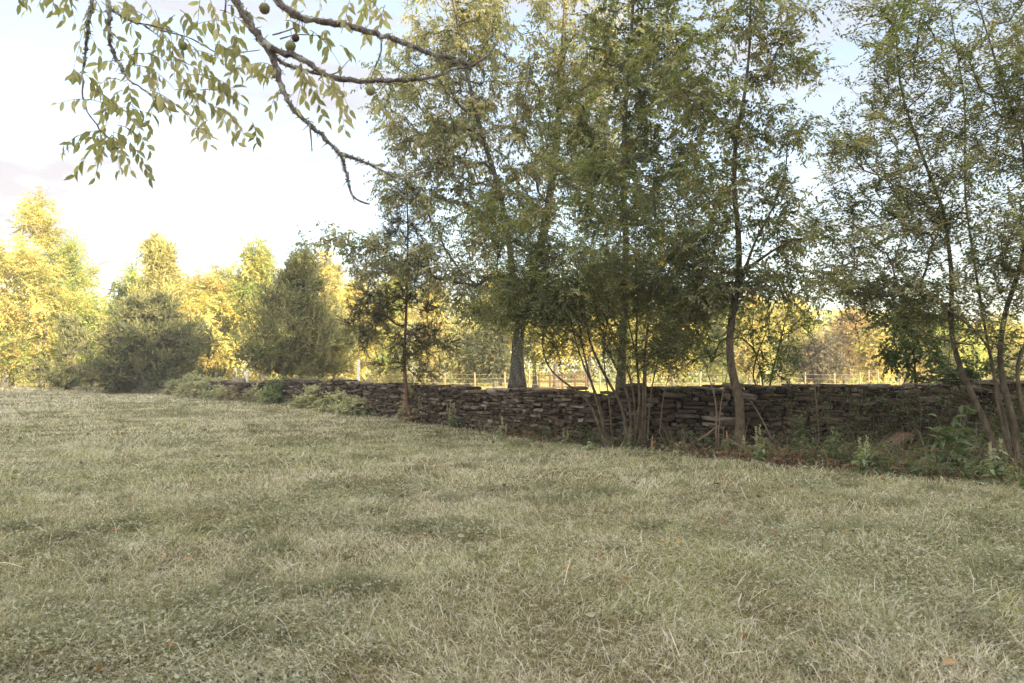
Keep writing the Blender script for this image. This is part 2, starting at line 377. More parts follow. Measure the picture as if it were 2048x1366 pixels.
# ------------------------------------------------------------------ grass (uncountable: one object)
def scatter(y0, y1, dens, xm=.72, pad=1.2):
    n = int(dens * (y1 - y0) * (xm * (y0 + y1) + 2 * pad))
    y = y0 + (y1 - y0) * rg.random(n * 2); w = xm * y + pad; keep = rg.random(n * 2) < w / (xm * y1 + pad)
    y = y[keep][:n]; w = w[keep][:n]
    return (rg.random(len(y)) * 2 - 1) * w, y
C_STRAW = np.array([(0.631, 0.573, 0.478), (0.568, 0.510, 0.407), (0.694, 0.647, 0.576), (0.503, 0.435, 0.347)])
C_GREEN = np.array([(0.266, 0.270, 0.123), (0.336, 0.330, 0.165), (0.419, 0.404, 0.221), (0.195, 0.210, 0.090)])
C_PALE = np.array([(0.554, 0.538, 0.377), (0.617, 0.588, 0.444), (0.478, 0.467, 0.326)])
def grass_cols(n, x, y, dry):
    k = rg.random(n)
    a = C_STRAW[rg.integers(0, 4, n)]; b = C_GREEN[rg.integers(0, 4, n)]; c = C_PALE[rg.integers(0, 3, n)]
    col = np.where((k < dry)[:, None], a, np.where((k < dry + .38 * (1 - dry))[:, None], c, b))
    return np.clip(col * (.8 + .4 * rg.random((n, 1))), 0, .8)
def make_grass():
    g = G()
    def band(y0, y1, dens, wmin, tpl, hh):
        x, y = scatter(y0, y1, dens)
        s = strip(x, y); tuft = fnoise(x, y, .55); big = fnoise(x + 90, y, 2.6); hue = fnoise(x - 40, y + 33, 1.5)
        # clumping: leave gaps, none on the wall itself
        yw = wall_y(x)
        keep = (rg.random(len(x)) < (1 - .85 * s) * np.clip(.45 + 2.4 * (tuft - .36), .25, 1)) & ~((y > yw - .3) & (y < yw + .9))
        x, y, s, tuft, big, hue = [q[keep] for q in (x, y, s, tuft, big, hue)]
        n = len(x); z = ground_z(x, y)
        dry = np.clip(.38 + 1.1 * (hue - .5) + .5 * (big - .5) + .9 * (fnoise(x + 51, y - 9, .45) - .5) + .25 * np.clip((y - 9) / 14, 0, 1) * (x < 2), .06, .92)  # extra straw far off at left puts the pale haze glow into the colour
        far = y > wall_y(x) + 1
        col = grass_cols(n, x, y, dry)
        dk = np.clip((.22 * fnoise(x + 13, y - 57, 2.7) + .36 * fnoise(x + 3, y - 7, .9) + .42 * fnoise(x - 23, y + 7, .38) - .55) * 14, 0, .85)[:, None] * (rg.random((n, 1)) < .8)      # lush green clumps
        col = col * (1 - dk) + dk * C_GREEN[rg.integers(0, 4, n)] * .50
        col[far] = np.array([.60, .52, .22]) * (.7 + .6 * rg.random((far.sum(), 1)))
        H = hh * .85 * (.45 + .8 * rg.random(n)) * (.65 + .9 * np.clip(big, 0, 1)) * (1 + .8 * dk[:, 0])
        H *= 1 + 1.2 * (rg.random(n) < .03); H *= .55 + .9 * np.clip(fnoise(x + 3, y + 8, .3), 0, 1); H[s > .5] *= .7
        lean = rg.normal(size=(n, 2)) * .62 + np.stack([.45 * (vnoise(x, y, .9) - .5), .45 * (vnoise(x + 9, y, .8) - .5)], 1) * 2
        D = np.stack([lean[:, 0], lean[:, 1], np.ones(n)], 1)
        W = np.maximum(wmin * (.6 + .8 * rg.random(n)), .34 * y / 740)
        leaves(g, np.stack([x, y, z - .01], 1), D, H, W, col, tpl, curl=1.7)
    band(2.0, 5.0, 7500, .0030, 'blade3', .075)
    band(5.0, 8.5, 4000, .0036, 'blade', .08)
    band(8.5, 14, 1500, .006, 'blade', .09)
    band(14, 26, 430, .01, 'blade', .10)
    band(26, 48, 120, .02, 'blade', .12)
    band(48, 75, 30, .04, 'blade', .2)
    for y0, y1, dens, w in ((2.0, 5, 2600, .003), (5, 9, 1200, .004), (9, 15, 380, .006)):       # flattened thatch between the tufts
        x, y = scatter(y0, y1, dens); k = strip(x, y) < .6; x = x[k]; y = y[k]; n = len(x)
        D = np.stack([rg.normal(size=n), rg.normal(size=n), .22 * np.abs(rg.normal(size=n))], 1)
        tc_ = np.array([(.40, .34, .24), (.30, .25, .17), (.20, .17, .11), (.26, .26, .14), (.50, .44, .33)])[rg.integers(0, 5, n)] * (.7 + .5 * rg.random((n, 1)))
        leaves(g, np.stack([x, y, ground_z(x, y) + .008 + .02 * rg.random(n)], 1), D, .03 + .05 * rg.random(n), w * (.8 + .6 * rg.random(n)), tc_, 'blade', S=np.cross(D, [0, 0, 1]) + .5 * rg.normal(size=D.shape), curl=.4)
    # long bleached blades lying over the turf
    x, y = scatter(2.4, 16, 7); k = strip(x, y) < .3; x = x[k]; y = y[k]; n = len(x)
    D = np.stack([rg.normal(size=n) * 1.1, rg.normal(size=n) * .8, .45 + .8 * rg.random(n)], 1)
    leaves(g, np.stack([x, y, ground_z(x, y) + .02], 1), D, .08 + .13 * rg.random(n), np.maximum(.003 + .003 * rg.random(n), .36 * y / 740), np.array([.66, .63, .53]) * (.75 + .4 * rg.random((n, 1))), 'blade3', curl=1.2)
    tag(g.build('lawn_grass', M_GRASS), 'pale dry lawn grass mixed with green blades covering the field', 'grass', kind='stuff')
make_grass()
def make_clover():
    g = G()
    for y0, y1, dens, sz in ((2.2, 5, 2600, .013), (5, 9, 1100, .017), (9, 16, 240, .026)):
        x, y = scatter(y0, y1, dens)
        p = fnoise(x + 70, y + 20, 1.3)
        k = (rg.random(len(x)) < np.clip(np.maximum((p - .53) * 9, (.22 * fnoise(x + 13, y - 57, 2.7) + .36 * fnoise(x + 3, y - 7, .9) + .42 * fnoise(x - 23, y + 7, .38) - .53) * 9), .06, .85)) & (strip(x, y) < .5)
        x = x[k]; y = y[k]; n = len(x); z = ground_z(x, y) + .02 + .05 * rg.random(n)
        a0 = rg.random(n) * 6.28; tone = np.array([.15, .16, .085]) + rg.random((n, 1)) ** 1.7 * np.array([.32, .30, .26])
        for q in range(3):
            a = a0 + q * 2.094
            D = np.stack([np.cos(a), np.sin(a), .15 + .5 * rg.normal(size=n)], 1); S = np.stack([-np.sin(a), np.cos(a), .25 * rg.normal(size=n)], 1)
            leaves(g, np.stack([x, y, z], 1), D, sz * (.8 + .6 * rg.random(n)), sz * .95, tone, 'diamond', S=S)
    tag(g.build('clover', M_GRASS), 'patches of small grey green clover leaves in the lawn', 'clover', kind='stuff')
make_clover()
def make_litter():
    g = G()
    x, y = scatter(7.0, 17, 200)
    s = strip(x, y); k = (rg.random(len(x)) < s * .95 + .012); x = x[k]; y = y[k]; n = len(x)
    pal = np.array([(.15, .075, .04), (.20, .11, .055), (.10, .055, .035), (.28, .18, .10), (.08, .07, .05)])
    leaves(g, np.stack([x, y, ground_z(x, y) + .012 + .03 * rg.random(n)], 1), np.stack([rg.normal(size=n), rg.normal(size=n), .3 * rg.normal(size=n)], 1), .05 + .05 * rg.random(n), .03 + .03 * rg.random(n), pal[rg.integers(0, 5, n)], 'leaf', S=np.stack([rg.normal(size=n), rg.normal(size=n), .3 * rg.normal(size=n)], 1))
    x, y = scatter(2.3, 12, 1.6); n = len(x)
    leaves(g, np.stack([x, y, ground_z(x, y) + .055], 1), np.stack([rg.normal(size=n), rg.normal(size=n), .3 * rg.normal(size=n)], 1), .05 + .03 * rg.random(n), .03, np.array([(.30, .14, .07), (.40, .26, .13), (.5, .46, .36)])[rg.integers(0, 3, n)], 'leaf', S=rg.normal(size=(n, 3)))
    tag(g.build('leaf_litter', M_GRASS), 'brown fallen leaves scattered on the soil under the shrubs', 'fallen leaves', kind='stuff')
make_litter()
def make_undergrowth():
    g = G()
    x, y = scatter(7.5, 27, 70); s = strip(x, y); yw = wall_y(x)
    near = np.clip(1 - np.abs(y - edge_y(x)) / 1.3, 0, 1)
    p = fnoise(x + 5, y + 3, 1.0)
    k = (rg.random(len(x)) < s * np.clip((p - .52) * 5, .03, .8)) & (y < yw - .1) | ((near > .5) & (rg.random(len(x)) < .05 * (x > -6)))
    x = x[k]; y = y[k]; n = len(x)
    reps = 7; h = (.10 + .30 * rg.random(n) * np.clip(p[k] * 1.6, .3, 1.3))
    X = np.repeat(x, reps) + rg.normal(size=n * reps) * .07; Y = np.repeat(y, reps) + rg.normal(size=n * reps) * .07
    Z = ground_z(X, Y) + np.repeat(h, reps) * rg.random(n * reps)
    D = np.stack([rg.normal(size=n * reps), rg.normal(size=n * reps), .25 + .3 * rg.normal(size=n * reps)], 1)
    pal = np.array([(.06, .09, .035), (.09, .12, .05), (.12, .15, .075), (.17, .20, .11), (.05, .065, .03)])
    leaves(g, np.stack([X, Y, Z], 1), D, .05 + .05 * rg.random(len(X)), .03 + .025 * rg.random(len(X)), np.repeat(pal[rg.integers(0, 5, n)], reps, 0), 'leaf', S=np.cross(D, [0, 0, 1]) + .4 * rg.normal(size=D.shape))
    # tangle of thin dead stems and small leaves hanging against the right half of the wall
    m = 1100; x = 3.6 + 6.4 * rg.random(m) ** .7; y = wall_y(x) - .3 - .5 * rg.random(m); kk = fnoise(x, y * 0, .9) > .46; x = x[kk]; y = y[kk]; m = len(x)
    D = np.stack([rg.normal(size=m) * .6, rg.normal(size=m) * .2, rg.normal(size=m) + .5], 1)
    P0 = np.stack([x, y, .05 + .9 * rg.random(m) ** 1.3], 1)
    leaves(g, P0, D, .15 + .5 * rg.random(m), .007, np.array([.16, .115, .075]) * (.4 + rg.random((m, 1))), 'blade3', curl=1.5)
    L_ = 3200; i = rg.integers(0, m, L_); pp = P0[i] + norm(D[i]) * (.4 * rg.random((L_, 1))) + rg.normal(size=(L_, 3)) * .04; pp[:, 1] = np.minimum(pp[:, 1], wall_y(pp[:, 0]) - .32)
    Dq = rg.normal(size=(L_, 3)); leaves(g, pp, Dq, .035 + .04 * rg.random(L_), .028, pal[rg.integers(0, 5, L_)], 'leaf')
    # dry stalks and dead grass
    x, y = scatter(7.5, 20, 45); s = strip(x, y); k = (rg.random(len(x)) < s * .8) & (y < wall_y(x) - .05); x = x[k]; y = y[k]; n = len(x)
    leaves(g, np.stack([x, y, ground_z(x, y)], 1), np.stack([rg.normal(size=n) * .6, rg.normal(size=n) * .5, np.ones(n)], 1), .2 + .45 * rg.random(n), .006 + .004 * rg.random(n), np.array([.26, .20, .14]) * (.5 + .8 * rg.random((n, 1))), 'blade3')
    tag(g.build('undergrowth', M_LEAF), 'low dark weeds and ivy along the foot of the wall', 'undergrowth', kind='stuff')
make_undergrowth()

# ------------------------------------------------------------------ dry stone wall
def top_h(s_x, y):
    # height of the wall top above ground, sagging towards the far left, with ragged courses
    base = np.interp(s_x, [-34, -20, -12, -6, -2, 1, 1.4, 1.75, 2.0, 2.3, 5, 9, 20], [.62, .75, .88, 1.02, 1.03, 1.06, 1.02, .92, .98, 1.12, 1.12, 1.14, 1.14])
    return base + .07 * (vnoise(s_x, np.asarray(s_x) * 0 + 3, .7) - .5)
def make_wall():
    d = np.r_[0, np.cumsum(np.linalg.norm(np.diff(WALL, axis=0), axis=1))]; Ltot = d[-1]
    tt = np.linspace(0, Ltot, 400); wx = np.interp(tt, d, WALL[:, 0]); wy = np.interp(tt, d, WALL[:, 1])
    for _ in range(30): wx[1:-1] = .5 * wx[1:-1] + .25 * (wx[:-2] + wx[2:]); wy[1:-1] = .5 * wy[1:-1] + .25 * (wy[:-2] + wy[2:])
    tx = np.gradient(wx); ty = np.gradient(wy); l = np.hypot(tx, ty); tx /= l; ty /= l
    # template: rounded irregular slab (grid cube)
    m = 4
    u = np.linspace(-1, 1, m)
    vid = {}; vs = []; fs = []
    def vi(p):
        k = tuple(np.round(p, 3))
        if k not in vid: vid[k] = len(vs); vs.append(p)
        return vid[k]
    for ax in range(3):
        for sg in (-1, 1):
            for i in range(m - 1):
                for j in range(m - 1):
                    q = []
                    for (a, b) in ((i, j), (i + 1, j), (i + 1, j + 1), (i, j + 1)):
                        p = [0, 0, 0]; p[ax] = sg; p[(ax + 1) % 3] = u[a]; p[(ax + 2) % 3] = u[b]; q.append(vi(tuple(p)))
                    fs.append(q if sg > 0 else q[::-1])
    T = np.array(vs); F = np.array(fs)
    r = np.linalg.norm(T, axis=1, keepdims=True); mx_ = np.abs(T).max(1, keepdims=True)
    T = T * (1 - .13 * (r / mx_ - 1) / .73)           # round the corners
    pal = np.array([(0.099, 0.073, 0.047), (0.141, 0.107, 0.073), (0.071, 0.052, 0.033), (0.182, 0.142, 0.098), (0.107, 0.076, 0.046), (0.091, 0.076, 0.053), (0.240, 0.205, 0.165)])
    gr = G(); gc = G()
    def stones(P, S, yaw, roll, g, tone, pitch=0.0):
        n = len(P)
        V = T[None] * (1 + .16 * rg.normal(size=(n, len(T), 3)) * np.array([.35, .55, .55]))
        # wedge / taper
        tz = 1 + (rg.random((n, 1)) - .5) * .55 * T[None, :, 0]
        V[:, :, 2] *= tz
        V = V * S[:, None, :]
        cr_, sr = np.cos(roll)[:, None], np.sin(roll)[:, None]
        x = V[:, :, 0] * cr_ - V[:, :, 2] * sr; z = V[:, :, 0] * sr + V[:, :, 2] * cr_
        c, s = np.cos(yaw)[:, None], np.sin(yaw)[:, None]
        X = x * c - V[:, :, 1] * s; Y = x * s + V[:, :, 1] * c
        V = np.stack([X, Y, z], -1) + P[:, None, :]
        col = pal[rg.integers(0, len(pal), n)] * (.45 + .55 * rg.random((n, 1))) * tone
        g.add(V.reshape(-1, 3), (np.arange(n)[:, None, None] * len(T) + F[None]).reshape(-1, 4), None, np.repeat(col, len(T), 0))
    for side in (-1, 1):
        P = []; S = []; Y_ = []; Rl = []
        nc = 15 if side < 0 else 9
        # courses follow a wavy bed so that they rise and pinch out
        for k in range(nc):
            s = rg.random() * .3
            while s < Ltot:
                xx = np.interp(s, tt, wx); yy = np.interp(s, tt, wy)
                near = xx > -8
                L = (.09 + .42 * rg.random() ** 1.7) * (1 if near else 1.5)
                if rg.random() < .1: L *= 1.6
                sm = s + L / 2
                xx = np.interp(sm, tt, wx); yy = np.interp(sm, tt, wy); cx = np.interp(sm, tt, tx); cy = np.interp(sm, tt, ty)
                H = top_h(xx, yy) - .05
                f0 = (k + 1.25 * (vnoise(sm, k * 2.7, 1.1) - .5)) / nc; f1 = (k + 1 + 1.25 * (vnoise(sm, (k + 1) * 2.7, 1.1) - .5)) / nc
                f0 = 0 if k == 0 else f0; f1 = 1 if k == nc - 1 else f1
                z0 = f0 * H; z1 = f1 * H; hh = max(.03, z1 - z0)
                if near and hh > .105 and rg.random() < .5:      # two thin stones in place of a thick one
                    parts = [(z0, z0 + hh * .5), (z0 + hh * .5, z1)]
                else: parts = [(z0, z1)]
                for (a, b) in parts:
                    off = .21 - .05 * (a / 1.1) + rg.normal() * .030
                    P.append((xx - cy * off * -side * -1, yy + cx * off * side, gz(xx, yy) + (a + b) / 2))
                    P[-1] = (xx - cy * off * side, yy + cx * off * side, gz(xx, yy) + (a + b) / 2 + rg.normal() * .005)
                    S.append((L / 2 * (.86 + .12 * rg.random()), .11 + .05 * rg.random(), (b - a) / 2 * (.80 + .2 * rg.random())))
                    Y_.append(math.atan2(cy, cx) + rg.normal() * .07); Rl.append(rg.normal() * .055)
                s += L
        stones(np.array(P), np.array(S), np.array(Y_), np.array(Rl), gr, 1.0)
    # dark core so that no light comes through
    core = []; kf = []
    idx = np.arange(0, 400, 4)
    for q, i in enumerate(idx):
        H = top_h(wx[i], wy[i]) - .12; z = gz(wx[i], wy[i])
        for o_, zz in ((-.15, -.05), (.15, -.05), (.13, H), (-.13, H)): core.append((wx[i] - ty[i] * o_, wy[i] + tx[i] * o_, z + zz))
        if q: kf += [[4 * q - 4 + a, 4 * q - 4 + (a + 1) % 4, 4 * q + (a + 1) % 4, 4 * q + a] for a in range(4)]
    gr.add(core, kf, None, (.03, .025, .02))
    # cap stones: long flat slabs laid across the top
    P = []; S = []; Y_ = []; Rl = []; s = 0.0
    while s < Ltot:
        L = .22 + .5 * rg.random(); sm = s + L / 2
        xx = np.interp(sm, tt, wx); yy = np.interp(sm, tt, wy); cx = np.interp(sm, tt, tx); cy = np.interp(sm, tt, ty)
        if not (1.65 < xx < 2.15):
            for lay in range(1 if rg.random() < .72 else 2):
                th = .022 + .02 * rg.random()
                P.append((xx + rg.normal() * .03, yy + rg.normal() * .04, gz(xx, yy) + top_h(xx, yy) - .062 + rg.normal() * .008 + lay * .05)); S.append((L / 2 * (.9 + .15 * rg.random()) * (1 - .3 * lay), .20 + .08 * rg.random(), th))
                Y_.append(math.atan2(cy, cx) + rg.normal() * .08); Rl.append(rg.normal() * .035)
        s += L * .95
    stones(np.array(P), np.array(S), np.array(Y_), np.array(Rl), gc, 1.25)
    e = empty('stone_wall', (WALL[5, 0], WALL[5, 1], 0), 'long curving dry stone wall of flat brown field stones', 'wall')
    o3 = (WALL[5, 0], WALL[5, 1], 0)
    a = gr.build('rubble_courses', M_STONE, e, origin=o3); b = gc.build('cap_stones', M_STONE, e, origin=o3)
    T_ = stones
    return T_, T, F
STONES, ST, SF = make_wall()
def rock(name, label, px, py, Y, size, z=None, tone=1.0, yaw=0.3):
    g = G(); p = at(px, py, Y)
    if z is not None: p[2] = z
    STONES(np.array([[0, 0, size[2] * .8]]), np.array([size]), np.array([yaw]), np.array([.08]), g, tone)
    tag(g.build(name, M_STONE, origin=(0, 0, 0)), label, 'rock').location = [float(q) for q in p]
rock('boulder', 'pale rounded boulder resting on the far end of the wall', 478, 760, 34.6, (.30, .22, .16), z=.72 + gz(-12.8, 34.6), tone=1.5)
x_ = at(1505, 885, 12.4); rock('fallen_stone', 'grey stone lying on the litter right of the slender tree', 1505, 885, 12.4, (.13, .1, .045), z=gz(x_[0], 12.4), tone=1.5)
x_ = at(1540, 880, 12.6); rock('fallen_stone', 'small rounded stone lying against the wall foot', 1540, 880, 12.6, (.09, .08, .06), z=gz(x_[0], 12.6), tone=1.2, yaw=1.1)
x_ = at(1150, 875, 13.9); rock('fallen_stone', 'pale stone slipped from the wall left of the many-stemmed shrub', 1120, 868, 14.6, (.15, .1, .06), z=gz(x_[0], 14.6), tone=1.3, yaw=.5)

# ------------------------------------------------------------------ trees
def tree(name, label, cat, base, stems, blobs, fol, bark=None, leafm=None, group=None, stem_name='trunk', k=7, up=.8, tip_r=.006, ex=.45, clear=.35, step=.3, wig=.10, bow=.12, keep=None, extra=None):
    bark = bark or M_BARK; leafm = leafm or M_LEAF
    base = np.asarray(base, float)
    e = empty(name, base, label, cat, group)
    att = np.concatenate([blob(*b[:6], int(b[6]), *(b[7:8])) for b in blobs])
    att = att[att[:, 2] > .25]
    if keep is not None: att = att[keep(att)]
    pos, dirs, rad, st, chains, tips, n0 = grow(stems, att, up, tip_r, ex, clear, step, wig, bow)
    sg = []; own = np.zeros(len(pos), int)
    for q, (a, m, r) in enumerate(st):
        g = G(); P = pos[a:a + m].copy(); own[a:a + m] = q
        tube(g, P, r, 10, wob=.12); sg.append(g)
    bg = G()
    for (j, a, m) in chains:
        own[a:a + m] = own[j]; g = bg if len(st) == 1 else sg[own[j]]
        P = np.vstack([pos[j], pos[a:a + m]]); r = np.r_[rad[a] * 1.05, rad[a:a + m]]
        tube(g, P, r, 5 if rad[a] > .012 else 4 if rad[a] > .007 else 3)
    for g in sg: g.build(stem_name, bark, e, smooth=True, origin=base)
    if len(st) == 1: bg.build('branches', bark, e, smooth=True, origin=base)
    g = G(); foliage(g, pos[tips], dirs[tips], **fol)
    if extra: extra(g, pos, dirs, tips)
    g.build('crown', [leafm, M_TWIG], e, origin=base)
    return e
def gpt(px, Y):
    p = at(px, 742, Y); p[2] = gz(p[0], Y); return p
def stem_px(pts, Y, r0, r1, dY=None):
    """pts: photo positions; dY: offsets in depth"""
    dY = dY or [0] * len(pts); P = [at(x, y, Y + d) for (x, y), d in zip(pts, dY)]
    P[0][2] = min(P[0][2], gz(P[0][0], P[0][1]) - .03) if P[0][2] < .6 else P[0][2]
    return (np.array(P), r0, r1)

# palettes (linear base colours)
P_HACK = [(0.294, 0.288, 0.172), (0.353, 0.336, 0.206), (0.236, 0.250, 0.145), (0.400, 0.366, 0.247)]
P_GREEN = [(0.155, 0.182, 0.080), (0.200, 0.229, 0.097), (0.128, 0.152, 0.070), (0.273, 0.259, 0.134)]
P_PRIV = [(0.261, 0.257, 0.150), (0.331, 0.312, 0.194), (0.209, 0.218, 0.114), (0.175, 0.204, 0.088)]
P_FEATH = [(0.150, 0.179, 0.081), (0.200, 0.220, 0.110), (0.250, 0.258, 0.140), (0.125, 0.143, 0.066)]
P_CED = [(0.179, 0.185, 0.087), (0.220, 0.218, 0.101), (0.138, 0.147, 0.066), (0.248, 0.237, 0.117)]

# --- I: big tree behind the wall
YI = 19.6
b = gpt(1035, YI)
tree('hackberry_tree', 'tallest tree, with a furrowed grey trunk rising behind the wall and pale drooping leaves', 'tree', b,
     [stem_px([(1035, 778), (1034, 700), (1042, 620), (1068, 540), (1092, 450), (1108, 330), (1120, 200), (1128, 60), (1140, -120)], YI, .175, .04, [0, 0, 0, .1, .2, .4, .4, .5, .6]),
      stem_px([(1040, 640), (1026, 560), (1018, 480), (1000, 380), (960, 260), (930, 130), (900, -40)], YI, .10, .03, [0, -.1, -.4, -.8, -1.0, -1.2, -1.4])],
     [(905, 70, YI, 120, 120, 1.5, 85), (870, 230, YI - .5, 125, 95, 1.6, 85), (840, 345, YI - .5, 115, 70, 1.3, 60), (1000, 110, YI, 130, 150, 2.2, 120), (990, 320, YI, 150, 150, 2.0, 150),
      (690, 478, YI - 1.0, 105, 26, .6, 22), (760, 520, YI - .8, 70, 50, .8, 22), (900, 500, YI - .3, 100, 80, 1.2, 60), (985, 600, YI - .4, 110, 50, 1.4, 60), (1130, 280, YI + .5, 130, 220, 2.0, 130),
      (1160, 60, YI + .5, 130, 130, 2.0, 80), (1080, -130, YI, 260, 110, 2.5, 100), (1090, 585, YI, 90, 45, 1.2, 40), (1180, 560, YI, 110, 90, 1.5, 40), (1180, 180, YI, 80, 160, 1.5, 70), (1020, 420, YI, 100, 70, 1.5, 36), (790, 170, YI, 60, 90, 1.0, 20)],
     dict(n_tw=6, tw_len=.44, n_lf=11, L=.108, W=.050, cols=P_HACK, droop=.4, hang=.7, spread=.75, mixyel=.02, yel=(.36, .27, .07), back=1.0),
     clear=.22, wig=.12)
# --- J: dark green tree right behind
YJ = 15.9
b = gpt(1246, YJ)
tree('elm_tree', 'dark green tree with a straight trunk standing behind the wall at the many-stemmed shrub', 'tree', b,
     [stem_px([(1240, 800), (1244, 700), (1250, 600), (1252, 480), (1246, 360), (1250, 220), (1262, 90), (1270, -90)], YJ, .095, .03, [0, 0, .1, .1, .2, .2, .2, .3])],
     [(1260, 60, YJ, 120, 150, 1.4, 95), (1330, 190, YJ, 110, 130, 1.5, 80), (1230, 250, YJ, 110, 110, 1.3, 60), (1300, 400, YJ + .3, 160, 120, 1.5, 110), (1330, 560, YJ + .3, 170, 90, 1.5, 100),
      (1240, 440, YJ + .3, 110, 90, 1.3, 34), (1260, -110, YJ, 200, 90, 1.8, 60), (1180, 610, YJ, 110, 55, 1.2, 40), (1400, 640, YJ + .4, 90, 60, 1.0, 35), (1150, 350, YJ + .3, 90, 120, 1.2, 50), (1420, 300, YJ, 90, 110, 1.2, 45), (1390, 50, YJ, 80, 120, 1.2, 40), (1120, 250, YJ, 60, 90, 1, 20)],
     dict(n_tw=6, tw_len=.37, n_lf=13, L=.080, W=.050, cols=P_GREEN, droop=.15, hang=.35, spread=.9, mixyel=.012, yel=(.40, .28, .05), back=1.0), clear=.25, step=.25, tip_r=.0045)
# --- L: slender curved tree in front of the wall
YL = 12.9
b = gpt(1475, YL)
tree('slender_tree', 'slender tree with a bent bare trunk standing against the front of the wall', 'tree', b,
     [stem_px([(1476, 880), (1482, 840), (1478, 790), (1462, 740), (1458, 690), (1464, 630), (1478, 560), (1478, 480), (1468, 380), (1470, 280), (1490, 190), (1500, 90), (1502, -60)], YL, .085, .012, [0, 0, 0, .05, .1, .1, .2, .2, .2, .1, 0, 0, 0]),
      stem_px([(1480, 550), (1530, 510), (1580, 480), (1640, 470)], YL, .035, .01, [.2, .1, -.1, -.3]),
      stem_px([(1470, 285), (1440, 235), (1400, 205), (1350, 190)], YL, .022, .007, [.1, -.1, -.4, -.6]),
      stem_px([(1490, 540), (1510, 480), (1545, 420), (1570, 350)], YL, .028, .008, [.2, .4, .5, .6])],
     [(1500, 60, YL, 90, 110, .9, 42), (1570, 110, YL, 75, 60, .7, 22), (1590, 25, YL, 60, 30, .5, 10), (1400, 190, YL - .5, 95, 50, .6, 32), (1330, 130, YL, 90, 90, .8, 30), (1530, 260, YL, 60, 70, .8, 28), (1600, 250, YL, 50, 30, .5, 9), (1620, 120, YL, 40, 40, .5, 9), (1430, 330, YL, 80, 80, .8, 36),
      (1540, 400, YL + .3, 60, 70, .8, 32), (1400, 470, YL, 80, 70, .8, 36), (1600, 470, YL, 80, 30, .7, 24), (1480, 560, YL + .2, 110, 45, .9, 46), (1400, 590, YL, 70, 45, .8, 22), (1580, 560, YL, 80, 35, .8, 26), (1470, -60, YL, 150, 50, 1, 20)],
     dict(n_tw=5, tw_len=.38, n_lf=12, L=.088, W=.040, cols=P_HACK[2:3] + P_GREEN[1:] + P_PRIV[:2], droop=.3, hang=.5, spread=.8, mixyel=.03, yel=(.38, .31, .12), back=1.0),
     bark=M_BARK_PALE, clear=.3, step=.2, tip_r=.0035)
# --- K: many-stemmed shrub
YK = 13.2
b = gpt(1262, YK)
K_ST = [([(1215, 868), (1180, 800), (1100, 745), (1082, 700), (1090, 640)], .030), ([(1216, 868), (1200, 800), (1172, 745), (1150, 680), (1130, 600)], .026),
        ([(1220, 872), (1190, 790), (1165, 700), (1155, 620), (1125, 540)], .030), ([(1256, 876), (1246, 810), (1215, 762), (1180, 690), (1165, 600), (1150, 520)], .036),
        ([(1262, 876), (1262, 810), (1245, 760), (1215, 700), (1190, 620), (1185, 520)], .03), ([(1272, 878), (1270, 800), (1258, 740), (1225, 680), (1200, 600)], .028),
        ([(1278, 878), (1280, 800), (1272, 700), (1275, 600), (1270, 480)], .034), ([(1284, 878), (1286, 800), (1290, 700), (1300, 620), (1320, 520)], .03),
        ([(1288, 878), (1292, 790), (1290, 720), (1330, 660), (1380, 600)], .026), ([(1268, 878), (1280, 800), (1275, 720), (1255, 640), (1240, 540)], .024),
        ([(1294, 880), (1300, 790), (1320, 700), (1350, 640), (1400, 620)], .016), ([(1226, 872), (1218, 790), (1205, 720), (1215, 640), (1225, 560)], .018)]
tree('many_stemmed_shrub', 'large shrub fanning out in a dozen thin bare stems before the wall', 'shrub', b,
     [stem_px(p, YK, r, .008, [0, -.05 - .03 * i, -.12 * (i % 3), -.3 * ((i % 4) - 1.0), -.45 * ((i % 4) - 1.0), -.6 * ((i % 4) - 1)][:len(p)]) for i, (p, r) in enumerate(K_ST)],
     [(1000, 600, YK - .4, 90, 55, .6, 34), (1080, 610, YK - .6, 110, 50, .9, 70), (1150, 560, YK - .4, 130, 70, 1.0, 80), (1260, 520, YK, 130, 80, 1.1, 80), (1350, 580, YK, 110, 70, 1.0, 70),
      (1060, 490, YK, 100, 60, 1.0, 24), (1020, 520, YK - .3, 90, 60, .8, 40), (1280, 400, YK, 120, 80, 1.0, 34), (1400, 490, YK, 90, 80, .8, 40), (1300, 660, YK - .2, 90, 45, .7, 26), (1150, 660, YK - .3, 80, 30, .6, 14), (1180, 330, YK, 110, 70, .8, 26), (960, 440, YK, 80, 60, .7, 20), (1370, 690, YK - .1, 70, 40, .5, 22), (1310, 720, YK - .3, 60, 30, .4, 12), (1120, 690, YK - .3, 60, 26, .4, 10), (1230, 700, YK - .3, 90, 26, .4, 12)],
     dict(n_tw=7, tw_len=.48, n_lf=20, L=.056, W=.024, cols=P_FEATH, droop=.30, hang=.15, spread=.75, back=1.0, rnd=.25, mixyel=.02, yel=(.42, .33, .06), upb=.25, twig_r=.002),
     bark=M_BARK_PALE, stem_name='stem', clear=.45, step=.2, tip_r=.0032, bow=.25)
